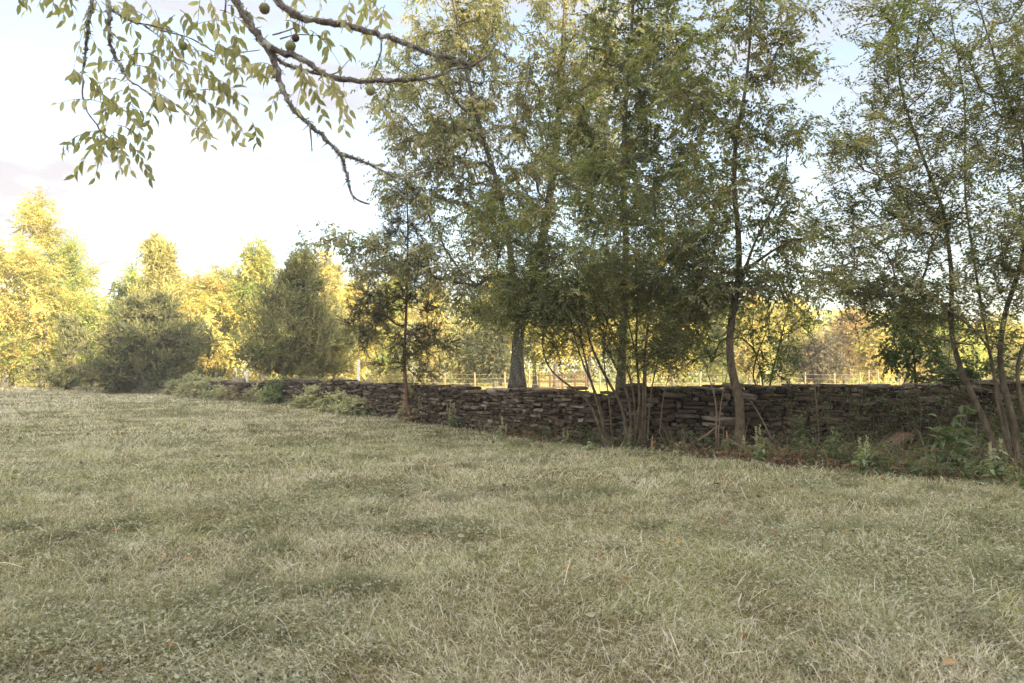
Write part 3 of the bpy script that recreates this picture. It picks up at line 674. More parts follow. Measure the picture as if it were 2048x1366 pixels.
# --- H: young red cedar in front of the wall
YH = 20.8
b = gpt(817, YH)
tree('red_cedar_sapling', 'thin open red cedar with a bare reddish trunk in front of the wall', 'tree', b,
     [stem_px([(820, 838), (812, 780), (808, 720), (812, 640), (814, 560), (816, 470), (814, 380), (812, 330)], YH, .062, .012)],
     [(812, 420, YH, 45, 60, .6, 46, .2), (812, 500, YH, 75, 50, 1.0, 54, .3), (780, 570, YH, 80, 50, 1.2, 46, .3), (860, 580, YH, 70, 60, 1.0, 46, .3), (735, 640, YH, 45, 45, .7, 40), (790, 680, YH, 80, 36, 1.0, 30, .3), (870, 680, YH, 50, 36, 1.0, 26), (850, 740, YH, 50, 20, .8, 8), (780, 730, YH, 45, 20, .8, 8), (770, 620, YH, 60, 40, .8, 16)],
     dict(n_tw=8, tw_len=.34, n_lf=18, L=.075, W=.018, cols=[(.10, .105, .06), (.13, .13, .075), (.16, .16, .085), (.075, .075, .045)], droop=.0, hang=-.1, spread=.55, tpl='needle', side=.7, rnd=.6, back=.8, twig_r=.003),
     bark=M_CEDAR, leafm=M_NEEDLE, up=.1, clear=.18, step=.3, bow=.05, tip_r=.005)
# --- N: green sapling behind the wall
YN = 15.2
tree('green_sapling', 'bright green leafy sapling growing just behind the wall, right of the slender tree', 'tree', gpt(1545, YN),
     [stem_px([(1535, 800), (1545, 740), (1560, 690), (1570, 640), (1590, 580)], YN, .022, .007), stem_px([(1530, 800), (1520, 730), (1500, 680), (1508, 620)], YN, .018, .006), stem_px([(1534, 800), (1500, 760), (1520, 690), (1545, 640), (1530, 590)], YN, .02, .006)],
     [(1560, 700, YN, 55, 40, .5, 26), (1600, 640, YN, 50, 35, .5, 20), (1520, 640, YN, 40, 50, .5, 20), (1545, 745, YN, 40, 18, .4, 12), (1420, 690, YN, 45, 40, .5, 18), (1360, 700, YN, 50, 36, .5, 18)],
     dict(n_tw=5, tw_len=.30, n_lf=12, L=.055, W=.030, cols=[(.10, .16, .05), (.13, .19, .06), (.08, .13, .04)], droop=.2, hang=.3), bark=M_BARK_PALE, stem_name='stem', clear=.3, step=.2, tip_r=.0035)
# --- O: right hand privet-like tree clump
YO = 10.4
b = gpt(2010, YO)
O_ST = [([(2010, 935), (1985, 880), (1950, 800), (1920, 740), (1900, 660), (1905, 560), (1890, 430), (1840, 300), (1800, 180), (1790, 40)], .060, [0, 0, 0, .1, .1, .1, .2, .3, .3, .4]),
        ([(2030, 938), (2005, 860), (1990, 780), (1985, 700), (1940, 650), (1870, 600), (1800, 560)], .032, [0, -.1, -.2, -.3, -.4, -.5, -.6]),
        ([(2036, 938), (2030, 850), (2005, 770), (1998, 700), (2010, 620), (2040, 540), (2060, 440), (2050, 300), (2000, 150), (1960, 20)], .062, [0, 0, 0, 0, -.1, -.2, -.2, -.2, -.1, 0]),
        ([(2044, 938), (2060, 860), (2040, 800), (2030, 720), (2070, 660), (2130, 560), (2160, 420)], .05, [0, -.1, 0, .1, .1, .2, .2]),
        ([(2020, 936), (2020, 880), (2000, 800), (1985, 740), (1960, 600), (1930, 400), (1930, 200), (1900, 20)], .03, [0, .2, .3, .4, .6, .8, .9, 1.0])]
tree('privet_tree', 'many-stemmed leafy tree leaning at the right end of the wall', 'tree', b,
     [stem_px(p, YO, r * .78, .01, d) for p, r, d in O_ST],
     [(1800, 110, YO, 130, 110, .9, 60), (1940, 170, YO, 120, 140, 1.0, 90), (2040, 260, YO, 110, 160, .8, 90), (1760, 260, YO, 110, 80, .9, 44), (1850, 380, YO, 130, 90, 1.0, 80), (1960, 480, YO, 130, 90, .9, 100),
      (1720, 330, YO, 90, 50, .7, 26), (1760, 470, YO, 120, 60, .9, 56), (1700, 570, YO, 90, 45, .8, 44), (1820, 590, YO, 110, 50, .9, 60), (1990, 590, YO, 100, 60, .8, 44), (1930, 670, YO - .2, 110, 40, .7, 22),
      (1800, 0, YO, 150, 60, .8, 28), (2060, 20, YO, 100, 110, .9, 34), (2000, -60, YO, 200, 60, .8, 20), (1780, 640, YO, 90, 26, .5, 14), (2130, 300, YO, 90, 260, .9, 60), (1660, 430, YO + .4, 70, 60, .6, 18)],
     dict(n_tw=5, tw_len=.36, n_lf=13, L=.066, W=.028, cols=P_PRIV, droop=.15, hang=.1, spread=.7, back=1.0, rnd=.3, mixyel=.006, upb=.35, twig_r=.002),
     bark=M_BARK_PALE, stem_name='stem', clear=.32, step=.18, tip_r=.0030, bow=.2)
# --- ivy mound on the wall
YV = 13.6
tree('ivy_mound', 'dark ivy and brambles heaped over the top of the wall by the leaning stems', 'bush', gpt(1830, YV),
     [stem_px([(1830, 850), (1832, 760), (1825, 680), (1835, 600)], YV, .03, .01), stem_px([(1900, 850), (1890, 780), (1900, 700)], YV, .03, .01)],
     [(1830, 690, YV, 75, 50, .5, 34), (1810, 640, YV + .2, 45, 40, .4, 16), (1890, 750, YV - .3, 80, 24, .3, 20), (1960, 740, YV - .2, 80, 30, .4, 14), (2040, 720, YV, 60, 60, .5, 14), (1860, 620, YV + .3, 70, 40, .4, 20), (1920, 800, YV - .55, 80, 40, .2, 22), (1800, 810, YV - .55, 60, 50, .15, 12), (1990, 840, YV - .6, 70, 50, .2, 20)],
     dict(n_tw=6, tw_len=.26, n_lf=12, L=.065, W=.045, cols=[(.06, .10, .035), (.09, .13, .045), (.12, .17, .07)], droop=.4, hang=.4), stem_name='stem', clear=.3, step=.2, tip_r=.003)

# ------------------------------------------------------------------ far trees, each its own thing
def far_tree(kind, label, px, Y, top, hw, low=None, pal=None, n=60, lean=0, trunk_r=.16, lf=.17, cat='tree', bare=False, group=None, dens=1.0, base=None, prof=None):
    """top: photo y of the crown top, hw: half width in photo px, low: photo y of the crown's underside"""
    b = gpt(px, Y); ztop = at(px, top, Y)[2]; yb = 742 + (EYE - b[2]) * ppm(Y)
    low = low or yb - 20; hwm = hw / ppm(Y)
    Ht = ztop - b[2]
    if kind == 'cedar':
        st = [(np.array([b - [0, 0, .1], b + [0, 0, Ht * .4], b + [lean * .3, 0, Ht * .75], b + [lean * .5, 0, Ht * .99]]), trunk_r, .02)]
        zl = at(px, low, Y)[2] - b[2]
        q = []; prof = prof or [(0, .6), (.15, 1), (.35, .95), (.6, .68), (.8, .38), (1, .03)]; nb = max(14, n // 6)
        bt = np.sort(rg.random(nb) ** 1.25); ba = rg.random(nb) * 6.283
        for i in range(n):
            k = rg.integers(0, nb); t = bt[k]; s = rg.random() ** .5; r = hwm * np.interp(t, [u[0] for u in prof], [u[1] for u in prof]) * (.82 + .36 * math.sin(k * 7.1) ** 2)
            a = ba[k] + rg.normal() * .20 / max(.25, s); z = zl + (Ht - zl) * min(.98, max(0, t + .03 * (s - .6) + rg.normal() * .018))
            q.append(b + [r * s * math.cos(a) + lean * t * .5, r * s * math.sin(a), z])
        for i in range(0):
            t = rg.random() ** 1.7; z = zl + (Ht - zl) * t
            r = hwm * (1 - t) ** .68 * (1.0 if t > .12 else .75 + 2 * t) * (rg.random() ** .42) * (1 + .16 * math.sin(t * 23 + px) + .18 * math.sin(3 * px + i * .9)); a = rg.random() * 6.283
            q.append(b + [r * math.cos(a) + lean * t * .5, r * math.sin(a), z])
        fol = dict(n_tw=int(11 * dens), tw_len=Ht * .085 + .15, n_lf=12, L=lf, W=lf * .3, cols=pal or P_CED, droop=-.02, hang=-.25, spread=.55, tpl='needle', side=.6, rnd=.6, back=1.2, twig_r=0, upb=.35, shade=.14)
        kw = dict(bark=M_CEDAR, leafm=M_NEEDLE, up=.0, clear=.06, bow=-.02, step=.6, tip_r=.012)
    else:
        st = [(np.array([b - [0, 0, .1], b + [rg.normal() * .1, 0, Ht * .3], b + [lean * .5 + rg.normal() * .2, 0, Ht * .6], b + [lean, 0, Ht * .9]]), trunk_r, .03)]
        zl = at(px, low, Y)[2] - b[2]
        nl = 7; q = []
        for k in range(nl):                      # lobes make an uneven outline
            t = (k + .5) / nl; z = zl + (Ht - zl) * t
            wr = hwm * math.sin(min(math.pi, .55 + t * 2.35)) ** .7
            a = rg.random() * 6.283; cx = b + [wr * .45 * math.cos(a) + lean * t, wr * .5 * math.sin(a), z]
            m = int(n * 1.25) // nl + 1
            q += list(cx + norm(rg.normal(size=(m, 3))) * rg.random((m, 1)) ** .4 * np.array([wr * .72, wr * .7, (Ht - zl) * .17]))
        fol = dict(n_tw=int((3 if bare else 15) * dens), tw_len=.8 + hwm * .08, n_lf=6 if bare else 16, L=lf, W=lf * .62, cols=pal, droop=.15, hang=.3, spread=.9, back=1.2, twig_r=.012 if bare else 0, mixyel=.02)
        kw = dict(up=.6, clear=.25, step=.7, tip_r=.014 if not bare else .011)
    q = np.array(q)
    e = empty({'cedar': 'cedar_tree'}.get(kind, kind), b, label, cat, group)
    q = q[q[:, 2] > b[2] + .3]
    bark = kw.pop('bark', M_BARK); lm = kw.pop('leafm', M_LEAF)
    pos, dirs, rad, stt, chains, tips, n0 = grow(st, q, **kw)
    g = G(); tube(g, pos[stt[0][0]:stt[0][0] + stt[0][1]], stt[0][2], 8, wob=.1); g.build('trunk', bark, e, smooth=True, origin=b)
    g = G()
    for (j, a, m) in chains: tube(g, np.vstack([pos[j], pos[a:a + m]]), np.r_[rad[a], rad[a:a + m]], 3, mat=1, col=(.16, .12, .09))
    foliage(g, pos[tips], dirs[tips], **fol)
    g.build('crown', [lm, M_TWIG], e, origin=b)
    return e
GOLD = [(0.524, 0.470, 0.174), (0.612, 0.533, 0.204), (0.437, 0.423, 0.163), (0.670, 0.517, 0.204)]
YGRN = [(0.333, 0.392, 0.126), (0.423, 0.455, 0.154), (0.272, 0.329, 0.108), (0.500, 0.486, 0.162)]
ORNG = [(0.592, 0.478, 0.198), (0.508, 0.383, 0.178), (0.635, 0.593, 0.238), (0.452, 0.421, 0.198)]
GREN = [(0.169, 0.221, 0.077), (0.221, 0.260, 0.098), (0.273, 0.286, 0.112)]
PALE = [(0.396, 0.388, 0.204), (0.336, 0.338, 0.168), (0.456, 0.413, 0.216)]
CSUN = [(0.228, 0.240, 0.102), (0.276, 0.270, 0.114), (0.180, 0.198, 0.084)]
FT = [
 # kind, label, px, Y, top, hw, low, pal, n, extras
 ('maple_tree', 'tall golden topped tree at the far left edge of the field', 22, 58, 395, 95, 560, GOLD, 60, dict(trunk_r=.22, lean=.8, dens=.9)),
 ('maple_tree', 'yellow tree filling the far left edge below the golden topped tree', 10, 55, 505, 120, 740, GOLD, 90, dict(trunk_r=.28)),
 ('oak_tree', 'rounded green and yellow tree left of the broad cedar', 150, 62, 496, 105, 730, YGRN, 130, {}),
 ('oak_tree', 'lower yellow green tree in front of the rounded green one', 85, 56, 560, 110, 745, GOLD + YGRN, 90, {}),
 ('oak_tree', 'yellow green tree half hidden behind the left side of the broad cedar', 235, 63, 545, 95, 740, YGRN, 80, {}),
 ('cedar', 'broad low cedar with a rounded shaded crown standing at the far end of the wall', 305, 46, 600, 132, 772, [(.15, .16, .08), (.19, .185, .09), (.125, .135, .065)], 560, dict(trunk_r=.2, lf=.18, dens=.9, prof=[(0, .8), (.12, 1), (.4, .97), (.65, .8), (.85, .5), (1, .12)])),
 ('cedar', 'sunlit yellow green cedar with a pointed top rising behind the broad low cedar', 312, 54, 494, 92, 740, [(.36, .33, .12), (.30, .29, .10), (.42, .37, .14)], 420, dict(trunk_r=.2, lf=.2, dens=.9, prof=[(0, 1), (.3, .95), (.5, .7), (.7, .42), (.85, .28), (1, .03)])),
 ('cedar', 'small dark cedar bush left of the broad cedar', 135, 50, 645, 62, 770, P_CED, 120, dict(trunk_r=.1, cat='tree')),
 ('maple_tree', 'orange leaved tree right behind the broad cedar', 400, 56, 560, 75, 740, ORNG + GOLD, 90, {}),
 ('maple_tree', 'nearly leafless reddish tree between the broad cedar and the round yellow tree', 440, 60, 530, 45, 640, ORNG, 45, dict(bare=True)),
 ('maple_tree', 'nearly leafless tree poking above the top of the broad cedar', 300, 66, 455, 40, 540, ORNG, 24, dict(bare=True)),
 ('oak_tree', 'round bright yellow green tree left of the grey green cedar', 525, 58, 495, 85, 725, YGRN + GOLD, 140, {}),
 ('cedar', 'grey green cedar standing behind the far part of the wall', 602, 36, 525, 125, 748, P_CED, 760, dict(trunk_r=.15, lf=.13, dens=.9, prof=[(0, .6), (.12, .95), (.35, 1), (.55, .78), (.75, .42), (.9, .18), (1, .03)])),
 ('oak_tree', 'yellow green tree filling the gap right of the orange leaved tree', 455, 64, 560, 75, 740, YGRN + GOLD, 100, {}),
 ('oak_tree', 'golden tree low behind the right flank of the broad cedar', 350, 66, 560, 80, 742, GOLD + YGRN, 100, {}),
 ('larch_tree', 'slim orange conifer behind the grey green cedar', 640, 62, 515, 26, 700, ORNG, 60, dict(lf=.14)),
 ('larch_tree', 'slim orange conifer behind the thin open cedar', 668, 64, 528, 24, 700, ORNG, 50, dict(lf=.14)),
 ('maple_tree', 'yellow tree behind the left side of the thin open cedar', 705, 60, 570, 48, 735, GOLD, 90, {}),
 ('oak_tree', 'green and gold tree behind the thin open cedar', 780, 62, 560, 55, 740, YGRN + GOLD, 100, {}),
 ('maple_tree', 'reddish brown tree right of the thin open cedar', 870, 64, 575, 50, 735, ORNG, 80, {}),
 ('oak_tree', 'pale shaded looking tree beyond the field left of the big grey trunk', 935, 55, 640, 48, 742, PALE, 90, {}),
 ('oak_tree', 'grey green low tree beyond the field beside the big grey trunk', 990, 52, 665, 36, 745, [(.15, .16, .09), (.18, .18, .10)], 60, {}),
 ('maple_tree', 'golden tree glimpsed behind the upper part of the big grey trunk', 1000, 66, 560, 60, 700, GOLD, 80, {}),
 ('ash_tree', 'yellow tree with a pale straight trunk right of the big grey trunk', 1070, 56, 590, 50, 705, YGRN, 90, dict(trunk_r=.2)),
 ('ash_tree', 'yellow tree with a pale sunlit trunk seen through the shrub stems', 1112, 54, 600, 44, 700, GOLD, 80, dict(trunk_r=.22)),
 ('ash_tree', 'yellow tree on a leaning orange lit trunk left of the shrub', 1178, 55, 560, 56, 690, GOLD, 100, dict(trunk_r=.2, lean=1.4)),
 ('oak_tree', 'golden green tree directly behind the shrub stems', 1265, 58, 585, 60, 735, YGRN + GOLD, 110, {}),
 ('maple_tree', 'wide yellow tree right of the shrub beyond the field', 1345, 60, 590, 62, 738, GOLD, 110, {}),
 ('oak_tree', 'yellow green tree between the shrub and the slender tree', 1425, 62, 600, 55, 738, YGRN, 90, {}),
 ('maple_tree', 'orange gold tree behind the slender tree trunk', 1500, 60, 600, 52, 735, ORNG + GOLD, 90, {}),
 ('oak_tree', 'gold tree behind the green sapling', 1575, 64, 600, 56, 735, GOLD, 90, {}),
 ('oak_tree', 'dusky grey brown bush at the edge of the far field', 1640, 52, 680, 46, 748, [(.17, .15, .11), (.21, .18, .13)], 70, {}),
 ('maple_tree', 'pinkish tan tree above the dusky bush', 1690, 60, 630, 56, 740, [(.42, .31, .18), (.38, .27, .15)], 90, {}),
 ('maple_tree', 'orange brown tree left of the ivy mound beyond the field', 1740, 56, 660, 44, 745, ORNG, 70, {}),
 ('oak_tree', 'golden tree behind the ivy mound', 1810, 62, 640, 60, 738, GOLD, 90, {}),
 ('oak_tree', 'yellow green tree behind the stems at the right end of the wall', 1910, 60, 650, 60, 738, YGRN, 90, {}),
 ('maple_tree', 'pale gold tree at the far right beyond the leaning stems', 2010, 62, 640, 60, 738, GOLD + PALE, 90, {}),
]
for (kind, label, px, Y, top, hw, low, pal, n, kw) in FT:
    far_tree(kind, label, px, Y, top, hw, low, pal, n, group='golden trees beyond the field' if 'cedar' not in kind else 'cedars by the wall', **kw)

# far wood: one mass behind everything
def far_wood():
    g = G(); n = 120000
    x = -110 + 230 * rg.random(n); y = 84 + 9 * rg.random(n) + 4 * np.sin(x * .13)
    top = np.interp(x, [-60, -28, 0, 20, 60], [8.2, 8.2, 8.0, 5.6, 5.0]) + 2.8 * vnoise(x, x * 0, 5.0) + 1.8 * vnoise(x + 40, x * 0, 1.7)
    z = top * rg.random(n) ** np.where(rg.random(n) < .3, 3.0, .8)
    pal = np.array(GOLD + YGRN + ORNG[:2] + GREN)[((vnoise(x, y, 6) * 16).astype(int) + rg.integers(0, 3, n)) % 13]
    D = rg.normal(size=(n, 3)) + [0, 0, .2]
    leaves(g, np.stack([x, y, z], 1), D, .42 + .2 * rg.random(n), .28, pal * (.7 + .5 * rg.random((n, 1))), 'diamond')
    tag(g.build('far_wood', M_LEAF), 'far mass of golden autumn trees along the skyline', 'wood', kind='stuff')
far_wood()
# the tall wood behind the viewer that keeps the low sun off the lawn
def shade_wood():
    g = G()
    for i in range(26):
        cx = -3 + 46 * (i / 25.0) + rg.normal() * .8; cy = -19 - 5 * (i % 3) + rg.normal(); H = 20.0 + 1.5 * rg.random() + 2.6 * math.exp(-((cx - 28.5) / 4.0) ** 2)
        tube(g, [(cx, cy, -.1), (cx + .2, cy, H * .4), (cx, cy + .2, H * .9)], [.35, .25, .06], 7, mat=1, col=(.16, .13, .1))
        n = 3400; q = norm(rg.normal(size=(n, 3))) * rg.random((n, 1)) ** .4
        P = q * [3.6, 3.2, H * .5] + [cx, cy, H * .5]
        leaves(g, P, rg.normal(size=(n, 3)), .55, .42, np.array([.10, .13, .05]) * (.7 + .6 * rg.random((n, 1))), 'diamond')
    tag(g.build('woodland', [M_LEAF, M_TWIG]), 'tall dense green wood on the sunward side of the lawn', 'wood', kind='stuff')
shade_wood()

# ------------------------------------------------------------------ walnut tree overhanging from the left
YW = 4.0
def make_walnut():
    base = np.array([-3.6, 2.2, gz(-3.6, 2.2)])
    e = empty('walnut_tree', base, 'black walnut tree whose lichened limbs hang in from the top left', 'tree')
    g = G(); J = np.array([-3.0, 2.5, 4.3])
    tube(g, resample([base - [0, 0, .1], base + [0, 0, 1.3], (-3.5, 2.25, 2.8), J, (-3.2, 2.3, 5.6), (-3.4, 2.1, 7.2)], .3)[0], np.linspace(.24, .10, len(resample([base - [0, 0, .1], base + [0, 0, 1.3], (-3.5, 2.25, 2.8), J, (-3.2, 2.3, 5.6), (-3.4, 2.1, 7.2)], .3)[0])), 12, wob=.1)
    g.build('trunk', M_LICHEN, e, smooth=True, origin=base)
    def P(pts, dy=0.0, sl=0.0): return [at(x, y, YW + dy + sl * i) for i, (x, y) in enumerate(pts)]
    HUB = at(420, -140, YW)
    limbs = [
     ([J, (J + HUB) / 2 + [0, 0, .12], HUB] + P([(530, -22), (570, 18), (602, 38), (645, 42), (690, 48), (745, 65), (800, 82), (870, 110), (950, 131)]), .048, .010),
     ([HUB] + P([(462, -20), (485, 25), (520, 75), (540, 100), (556, 150), (570, 195), (592, 226), (640, 266), (681, 308), (690, 340), (698, 372), (706, 398), (725, 404), (742, 408)], .02), .030, .0045),
     (P([(540, 98), (575, 106), (610, 120), (640, 145), (680, 158), (730, 162), (790, 161), (850, 158), (885, 148), (905, 138), (948, 132)]), .017, .006),
     (P([(542, 100), (560, 125), (600, 138), (650, 152), (700, 160)], .06), .010, .005),
     (P([(681, 308), (720, 320), (760, 338), (795, 358), (830, 352), (862, 340)]), .009, .003),
     ([J + [.2, .1, .1], at(120, -260, YW)] + P([(185, -40), (184, 20), (176, 60), (171, 100), (166, 145), (166, 190), (180, 235), (215, 275)]), .03, .003),
     ([at(120, -260, YW)] + P([(200, -60), (219, 10), (218, 80), (232, 120), (258, 162), (312, 196)], -.1), .022, .004),
     (P([(225, 20), (262, 44), (300, 50), (345, 62)], -.1), .007, .003),
     (P([(285, 48), (312, 68), (330, 82)], -.1), .005, .002),
     (P([(762, 80), (763, 105), (752, 130), (744, 152)]), .006, .003),
     (P([(618, 246), (622, 270), (624, 302)]), .006, .003),
     (P([(450, -60), (452, 0), (450, 25)]), .008, .004),
     (P([(545, 70), (580, 60), (600, 50)], .05), .004, .003), (P([(560, 78), (592, 68), (640, 72)], .05), .004, .002),
     (P([(640, 148), (672, 150), (698, 120)], .03), .004, .002), (P([(320, 60), (380, 75), (440, 110), (520, 100)], -.05), .004, .002),
     (P([(945, 132), (975, 112), (998, 82)]), .006, .003)]
    for pts, r0, r1 in limbs:
        Q, t = resample(pts, .03, 1); Q += rg.normal(size=Q.shape) * .0035 * (r0 > .012)
        r = r0 + (r1 - r0) * t ** .7; g = G()
        tube(g, Q, r * (.9 + .4 * rg.random(len(Q))), 9, wob=.55)
        # short spurs and lichen flakes
        for _ in range(int(len(Q) * 1.3)):
            i = rg.integers(2, len(Q)); d = norm(rg.normal(size=3)); L = .012 + .03 * rg.random()
            if r[i] > .005: tube(g, [Q[i], Q[i] + d * (r[i] + L * .5), Q[i] + d * (r[i] + L) + [0, 0, -.004]], [.0035, .0025, .0015], 4)
        m = len(Q) * 22; i = rg.integers(0, len(Q), m); d = norm(rg.normal(size=(m, 3)))
        k = r[i] > .006; i = i[k]; d = d[k]
        g.build('limb', M_LICHEN, e, smooth=True, origin=base)
        if len(i):
            gl = G(); leaves(gl, Q[i] + d * r[i][:, None] * .8, d + rg.normal(size=d.shape) * .8, .008 + .010 * rg.random(len(i)), .008, np.array([.30, .30, .24]) * (.4 + .8 * rg.random((len(i), 1))), 'diamond', mat=0)
            gl.build('lichen', M_LEAF, e, origin=base)
    # compound leaves: (x0, y0, x1, y1) of the midrib in the photo, leaflets hang along it
    ribs = [(60, -20, 52, 22), (20, -30, 40, 8), (110, -30, 105, 20), (130, -25, 150, 45), (95, -20, 75, 15), (140, -20, 125, 40), (185, 10, 145, 150), (172, 60, 200, 110), (160, 150, 140, 150), (165, 145, 208, 200), (215, 210, 115, 208),
            (215, 272, 120, 310), (215, 275, 150, 350), (218, 275, 190, 355), (222, 270, 240, 350), (228, 265, 300, 355), (222, 268, 262, 340), (212, 262, 128, 290), (235, 250, 300, 300), (215, 245, 190, 330), (200, 225, 290, 225), (225, 205, 285, 275), (245, 180, 200, 235), (240, 160, 190, 180), (255, 165, 270, 250),
            (235, 10, 275, 75), (250, 0, 260, 45), (290, 0, 320, 60), (310, 20, 330, 110), (330, 60, 300, 150), (340, 60, 350, 160), (345, 62, 410, 130), (330, 70, 390, 200), (310, 195, 350, 240), (312, 195, 300, 240), (300, 180, 420, 290),
            (350, 100, 460, 130), (370, 60, 480, 50), (360, 20, 400, 90), (400, 0, 395, 55), (420, 0, 440, 80), (440, 20, 500, 60), (455, 10, 520, 45), (260, 110, 340, 130), (270, 130, 350, 180), (290, 150, 330, 215), (350, 180, 430, 220), (380, 150, 480, 190), (400, 180, 490, 215), (370, 200, 415, 270), (330, 120, 420, 160), (350, 140, 400, 230), (390, 130, 440, 170), (430, 100, 500, 130), (430, 90, 480, 150), (280, 90, 250, 150),
            (240, 100, 285, 150), (420, 215, 490, 275), (415, 240, 395, 275), (385, 260, 420, 275), (440, 235, 475, 285), (505, 245, 515, 285), (640, 140, 700, 220), (600, 120, 610, 200), (620, 60, 680, 130), (650, 60, 655, 110), (680, 90, 700, 110), (570, 40, 620, 70),
            (560, 180, 540, 220), (545, 160, 520, 150), (590, 130, 640, 190), (640, 160, 690, 230), (660, 165, 690, 260), (610, 150, 590, 230), (600, 150, 650, 240), (570, 150, 500, 130), (550, 130, 500, 160), (700, 0, 690, 50), (720, -10, 740, 30), (740, 0, 765, 35), (760, -10, 715, 40), (770, 10, 760, 50), (730, 50, 735, 85), (790, 85, 780, 100), (850, 90, 840, 80), (750, 185, 770, 240), (990, 120, 1000, 140), (1010, 20, 1020, 80), (640, -20, 640, 20), (600, -10, 580, 25), (190, 0, 215, 50), (205, 60, 245, 90), (230, 130, 190, 140), (300, 40, 240, 20), (350, 30, 310, 90), (470, 70, 480, 110), (480, 130, 440, 190), (250, 200, 300, 260), (180, 180, 235, 215)]
    g = G(); cols = np.array([(.38, .365, .19), (.46, .43, .26), (.31, .30, .15), (.54, .49, .34)])
    for (x0, y0, x1, y1) in ribs:
        dy = rg.normal() * .16; a = at(x0, y0, YW + dy * .3); b = at(x1, y1, YW + dy)
        L = np.linalg.norm(b - a); nl = max(5, int(L / .026)); side = norm(np.cross(b - a, [0.1 * rg.normal(), 1, .3 * rg.normal()]))
        t = np.linspace(.12, 1, nl)[:, None]; bowv = np.array([0, 0, .12 * L])
        C = a + (b - a) * t + bowv * 4 * t * (1 - t)
        tube(g, a + (b - a) * np.linspace(0, 1, 9)[:, None] + bowv * (4 * np.linspace(0, 1, 9) * (1 - np.linspace(0, 1, 9)))[:, None], np.linspace(.0022, .0012, 9), 4, mat=1, col=(.20, .17, .10))
        keep = rg.random(nl) < .86; sg = np.where(np.arange(nl) % 2, 1, -1)[:, None]
        Dd = norm(b - a) * .35 + side * sg * (.45 + .3 * rg.random()) + np.array([0, 0, -.75]) + rg.normal(size=(nl, 3)) * .22
        cc = cols[rg.integers(0, 4)] * (.75 + .5 * rg.random((nl, 1)))
        if rg.random() < .0: cc = cc * [1.3, .9, .6]
        Ll = .050 + .044 * rg.random(nl) * np.sin(np.linspace(.5, 2.6, nl))
        leaves(g, C[keep], Dd[keep], Ll[keep], (Ll * .40)[keep], cc[keep], 'leaf', S=(np.cross(Dd, [0, 1, 0]) + .7 * rg.normal(size=(nl, 3)))[keep], curl=1.3)
    g.build('foliage', [M_LEAF, M_TWIG], e, origin=base)
    for i, (px, py, r, c) in enumerate([(225, 292, .033, (.26, .27, .12)), (741, 181, .027, (.28, .29, .15)), (591, 76, .021, (.10, .055, .045)), (581, 92, .029, (.24, .25, .12)), (529, 17, .029, (.20, .19, .10)), (367, 92, .022, (.27, .29, .15))]):
        g = G(); th = np.linspace(0, math.pi, 13)[:, None]; ph = np.arange(18)[None] * 2 * math.pi / 18
        V = np.stack([np.sin(th) * np.cos(ph), np.sin(th) * np.sin(ph), np.cos(th) * 1.04 + 0 * ph], -1).reshape(-1, 3)
        V *= r * (1 + .03 * rg.normal(size=(len(V), 1))); a, b_ = np.meshgrid(np.arange(12), np.arange(18), indexing='ij')
        g.add(V + at(px, py, YW), np.stack([a * 18 + b_, a * 18 + (b_ + 1) % 18, (a + 1) * 18 + (b_ + 1) % 18, (a + 1) * 18 + b_], -1).reshape(-1, 4), None, c)
        tube(g, [at(px, py, YW) + [0, 0, r], at(px, py, YW) + [.004, 0, r + .03], at(px, py, YW) + [.0, 0, r + .07]], .002, 4, col=(.2, .16, .1))
        g.build('walnut_fruit', M_SKIN, e, smooth=True, origin=base)
M_SKIN = col_mat('fruit skin', .75, .3, 60, .004, .5, (.5, .48, .4))
make_walnut()

# ------------------------------------------------------------------ weeds along the wall foot, brambles at the far end
def weed(name, label, px, py, h, n_st, leafL, pal, spike=False, Y=None, group='weeds along the foot of the wall', wid=.25, cat='plant'):
    Y = Y or (EYE * FPX / (py - 742.0)); b = gpt(px, Y); g = G(); gs = G()
    for s in range(n_st):
        a = rg.random() * 6.283; top = np.array([math.cos(a) * wid * rg.random(), math.sin(a) * wid * rg.random(), h * (.55 + .5 * rg.random())])
        st = np.array([math.cos(a) * .03, math.sin(a) * .03, -.02]); mid = (st + top) * .5 + [-.1 * top[0], -.1 * top[1], .06]
        Q, t = resample([st, mid, top], h / 9)
        tube(gs, Q, .006 - .004 * t, 5, col=(.22, .20, .11))
        nl = max(5, int(h / .045)); tt = .15 + .85 * rg.random(nl)
        C = np.stack([np.interp(tt, t, Q[:, i]) for i in range(3)], 1); aa = rg.random(nl) * 6.283
        D = np.stack([np.cos(aa), np.sin(aa), .45 * rg.normal(size=nl) + .1], 1)
        leaves(g, C, D, leafL * (.6 + .7 * rg.random(nl)) * (1.15 - .5 * tt), leafL * .42 * (1.15 - .5 * tt), np.asarray(pal)[rg.integers(0, len(pal), nl)] * (.8 + .4 * rg.random((nl, 1))), 'leaf', S=np.cross(D, [0, 0, 1]) + .3 * rg.normal(size=D.shape), curl=1.6)
        if spike and s % 2 == 0:
            m = 60; u = rg.random(m); d = norm(rg.normal(size=(m, 3)) * [1, 1, .4] + [0, 0, .5])
            leaves(g, top + np.stack([0 * u, 0 * u, u * .16], 1) + d * .004, d, .022, .012, (.42, .42, .30), 'diamond')
    e = empty(name, b, label, cat, group)
    gs.build('stems', M_TWIG, e); g.build('leaves', M_LEAF, e)
WG = [(.20, .25, .12), (.25, .29, .16), (.16, .21, .09)]; WP = [(.32, .35, .23), (.27, .31, .19)]; WD = [(.10, .14, .06), (.13, .17, .08), (.18, .21, .12)]
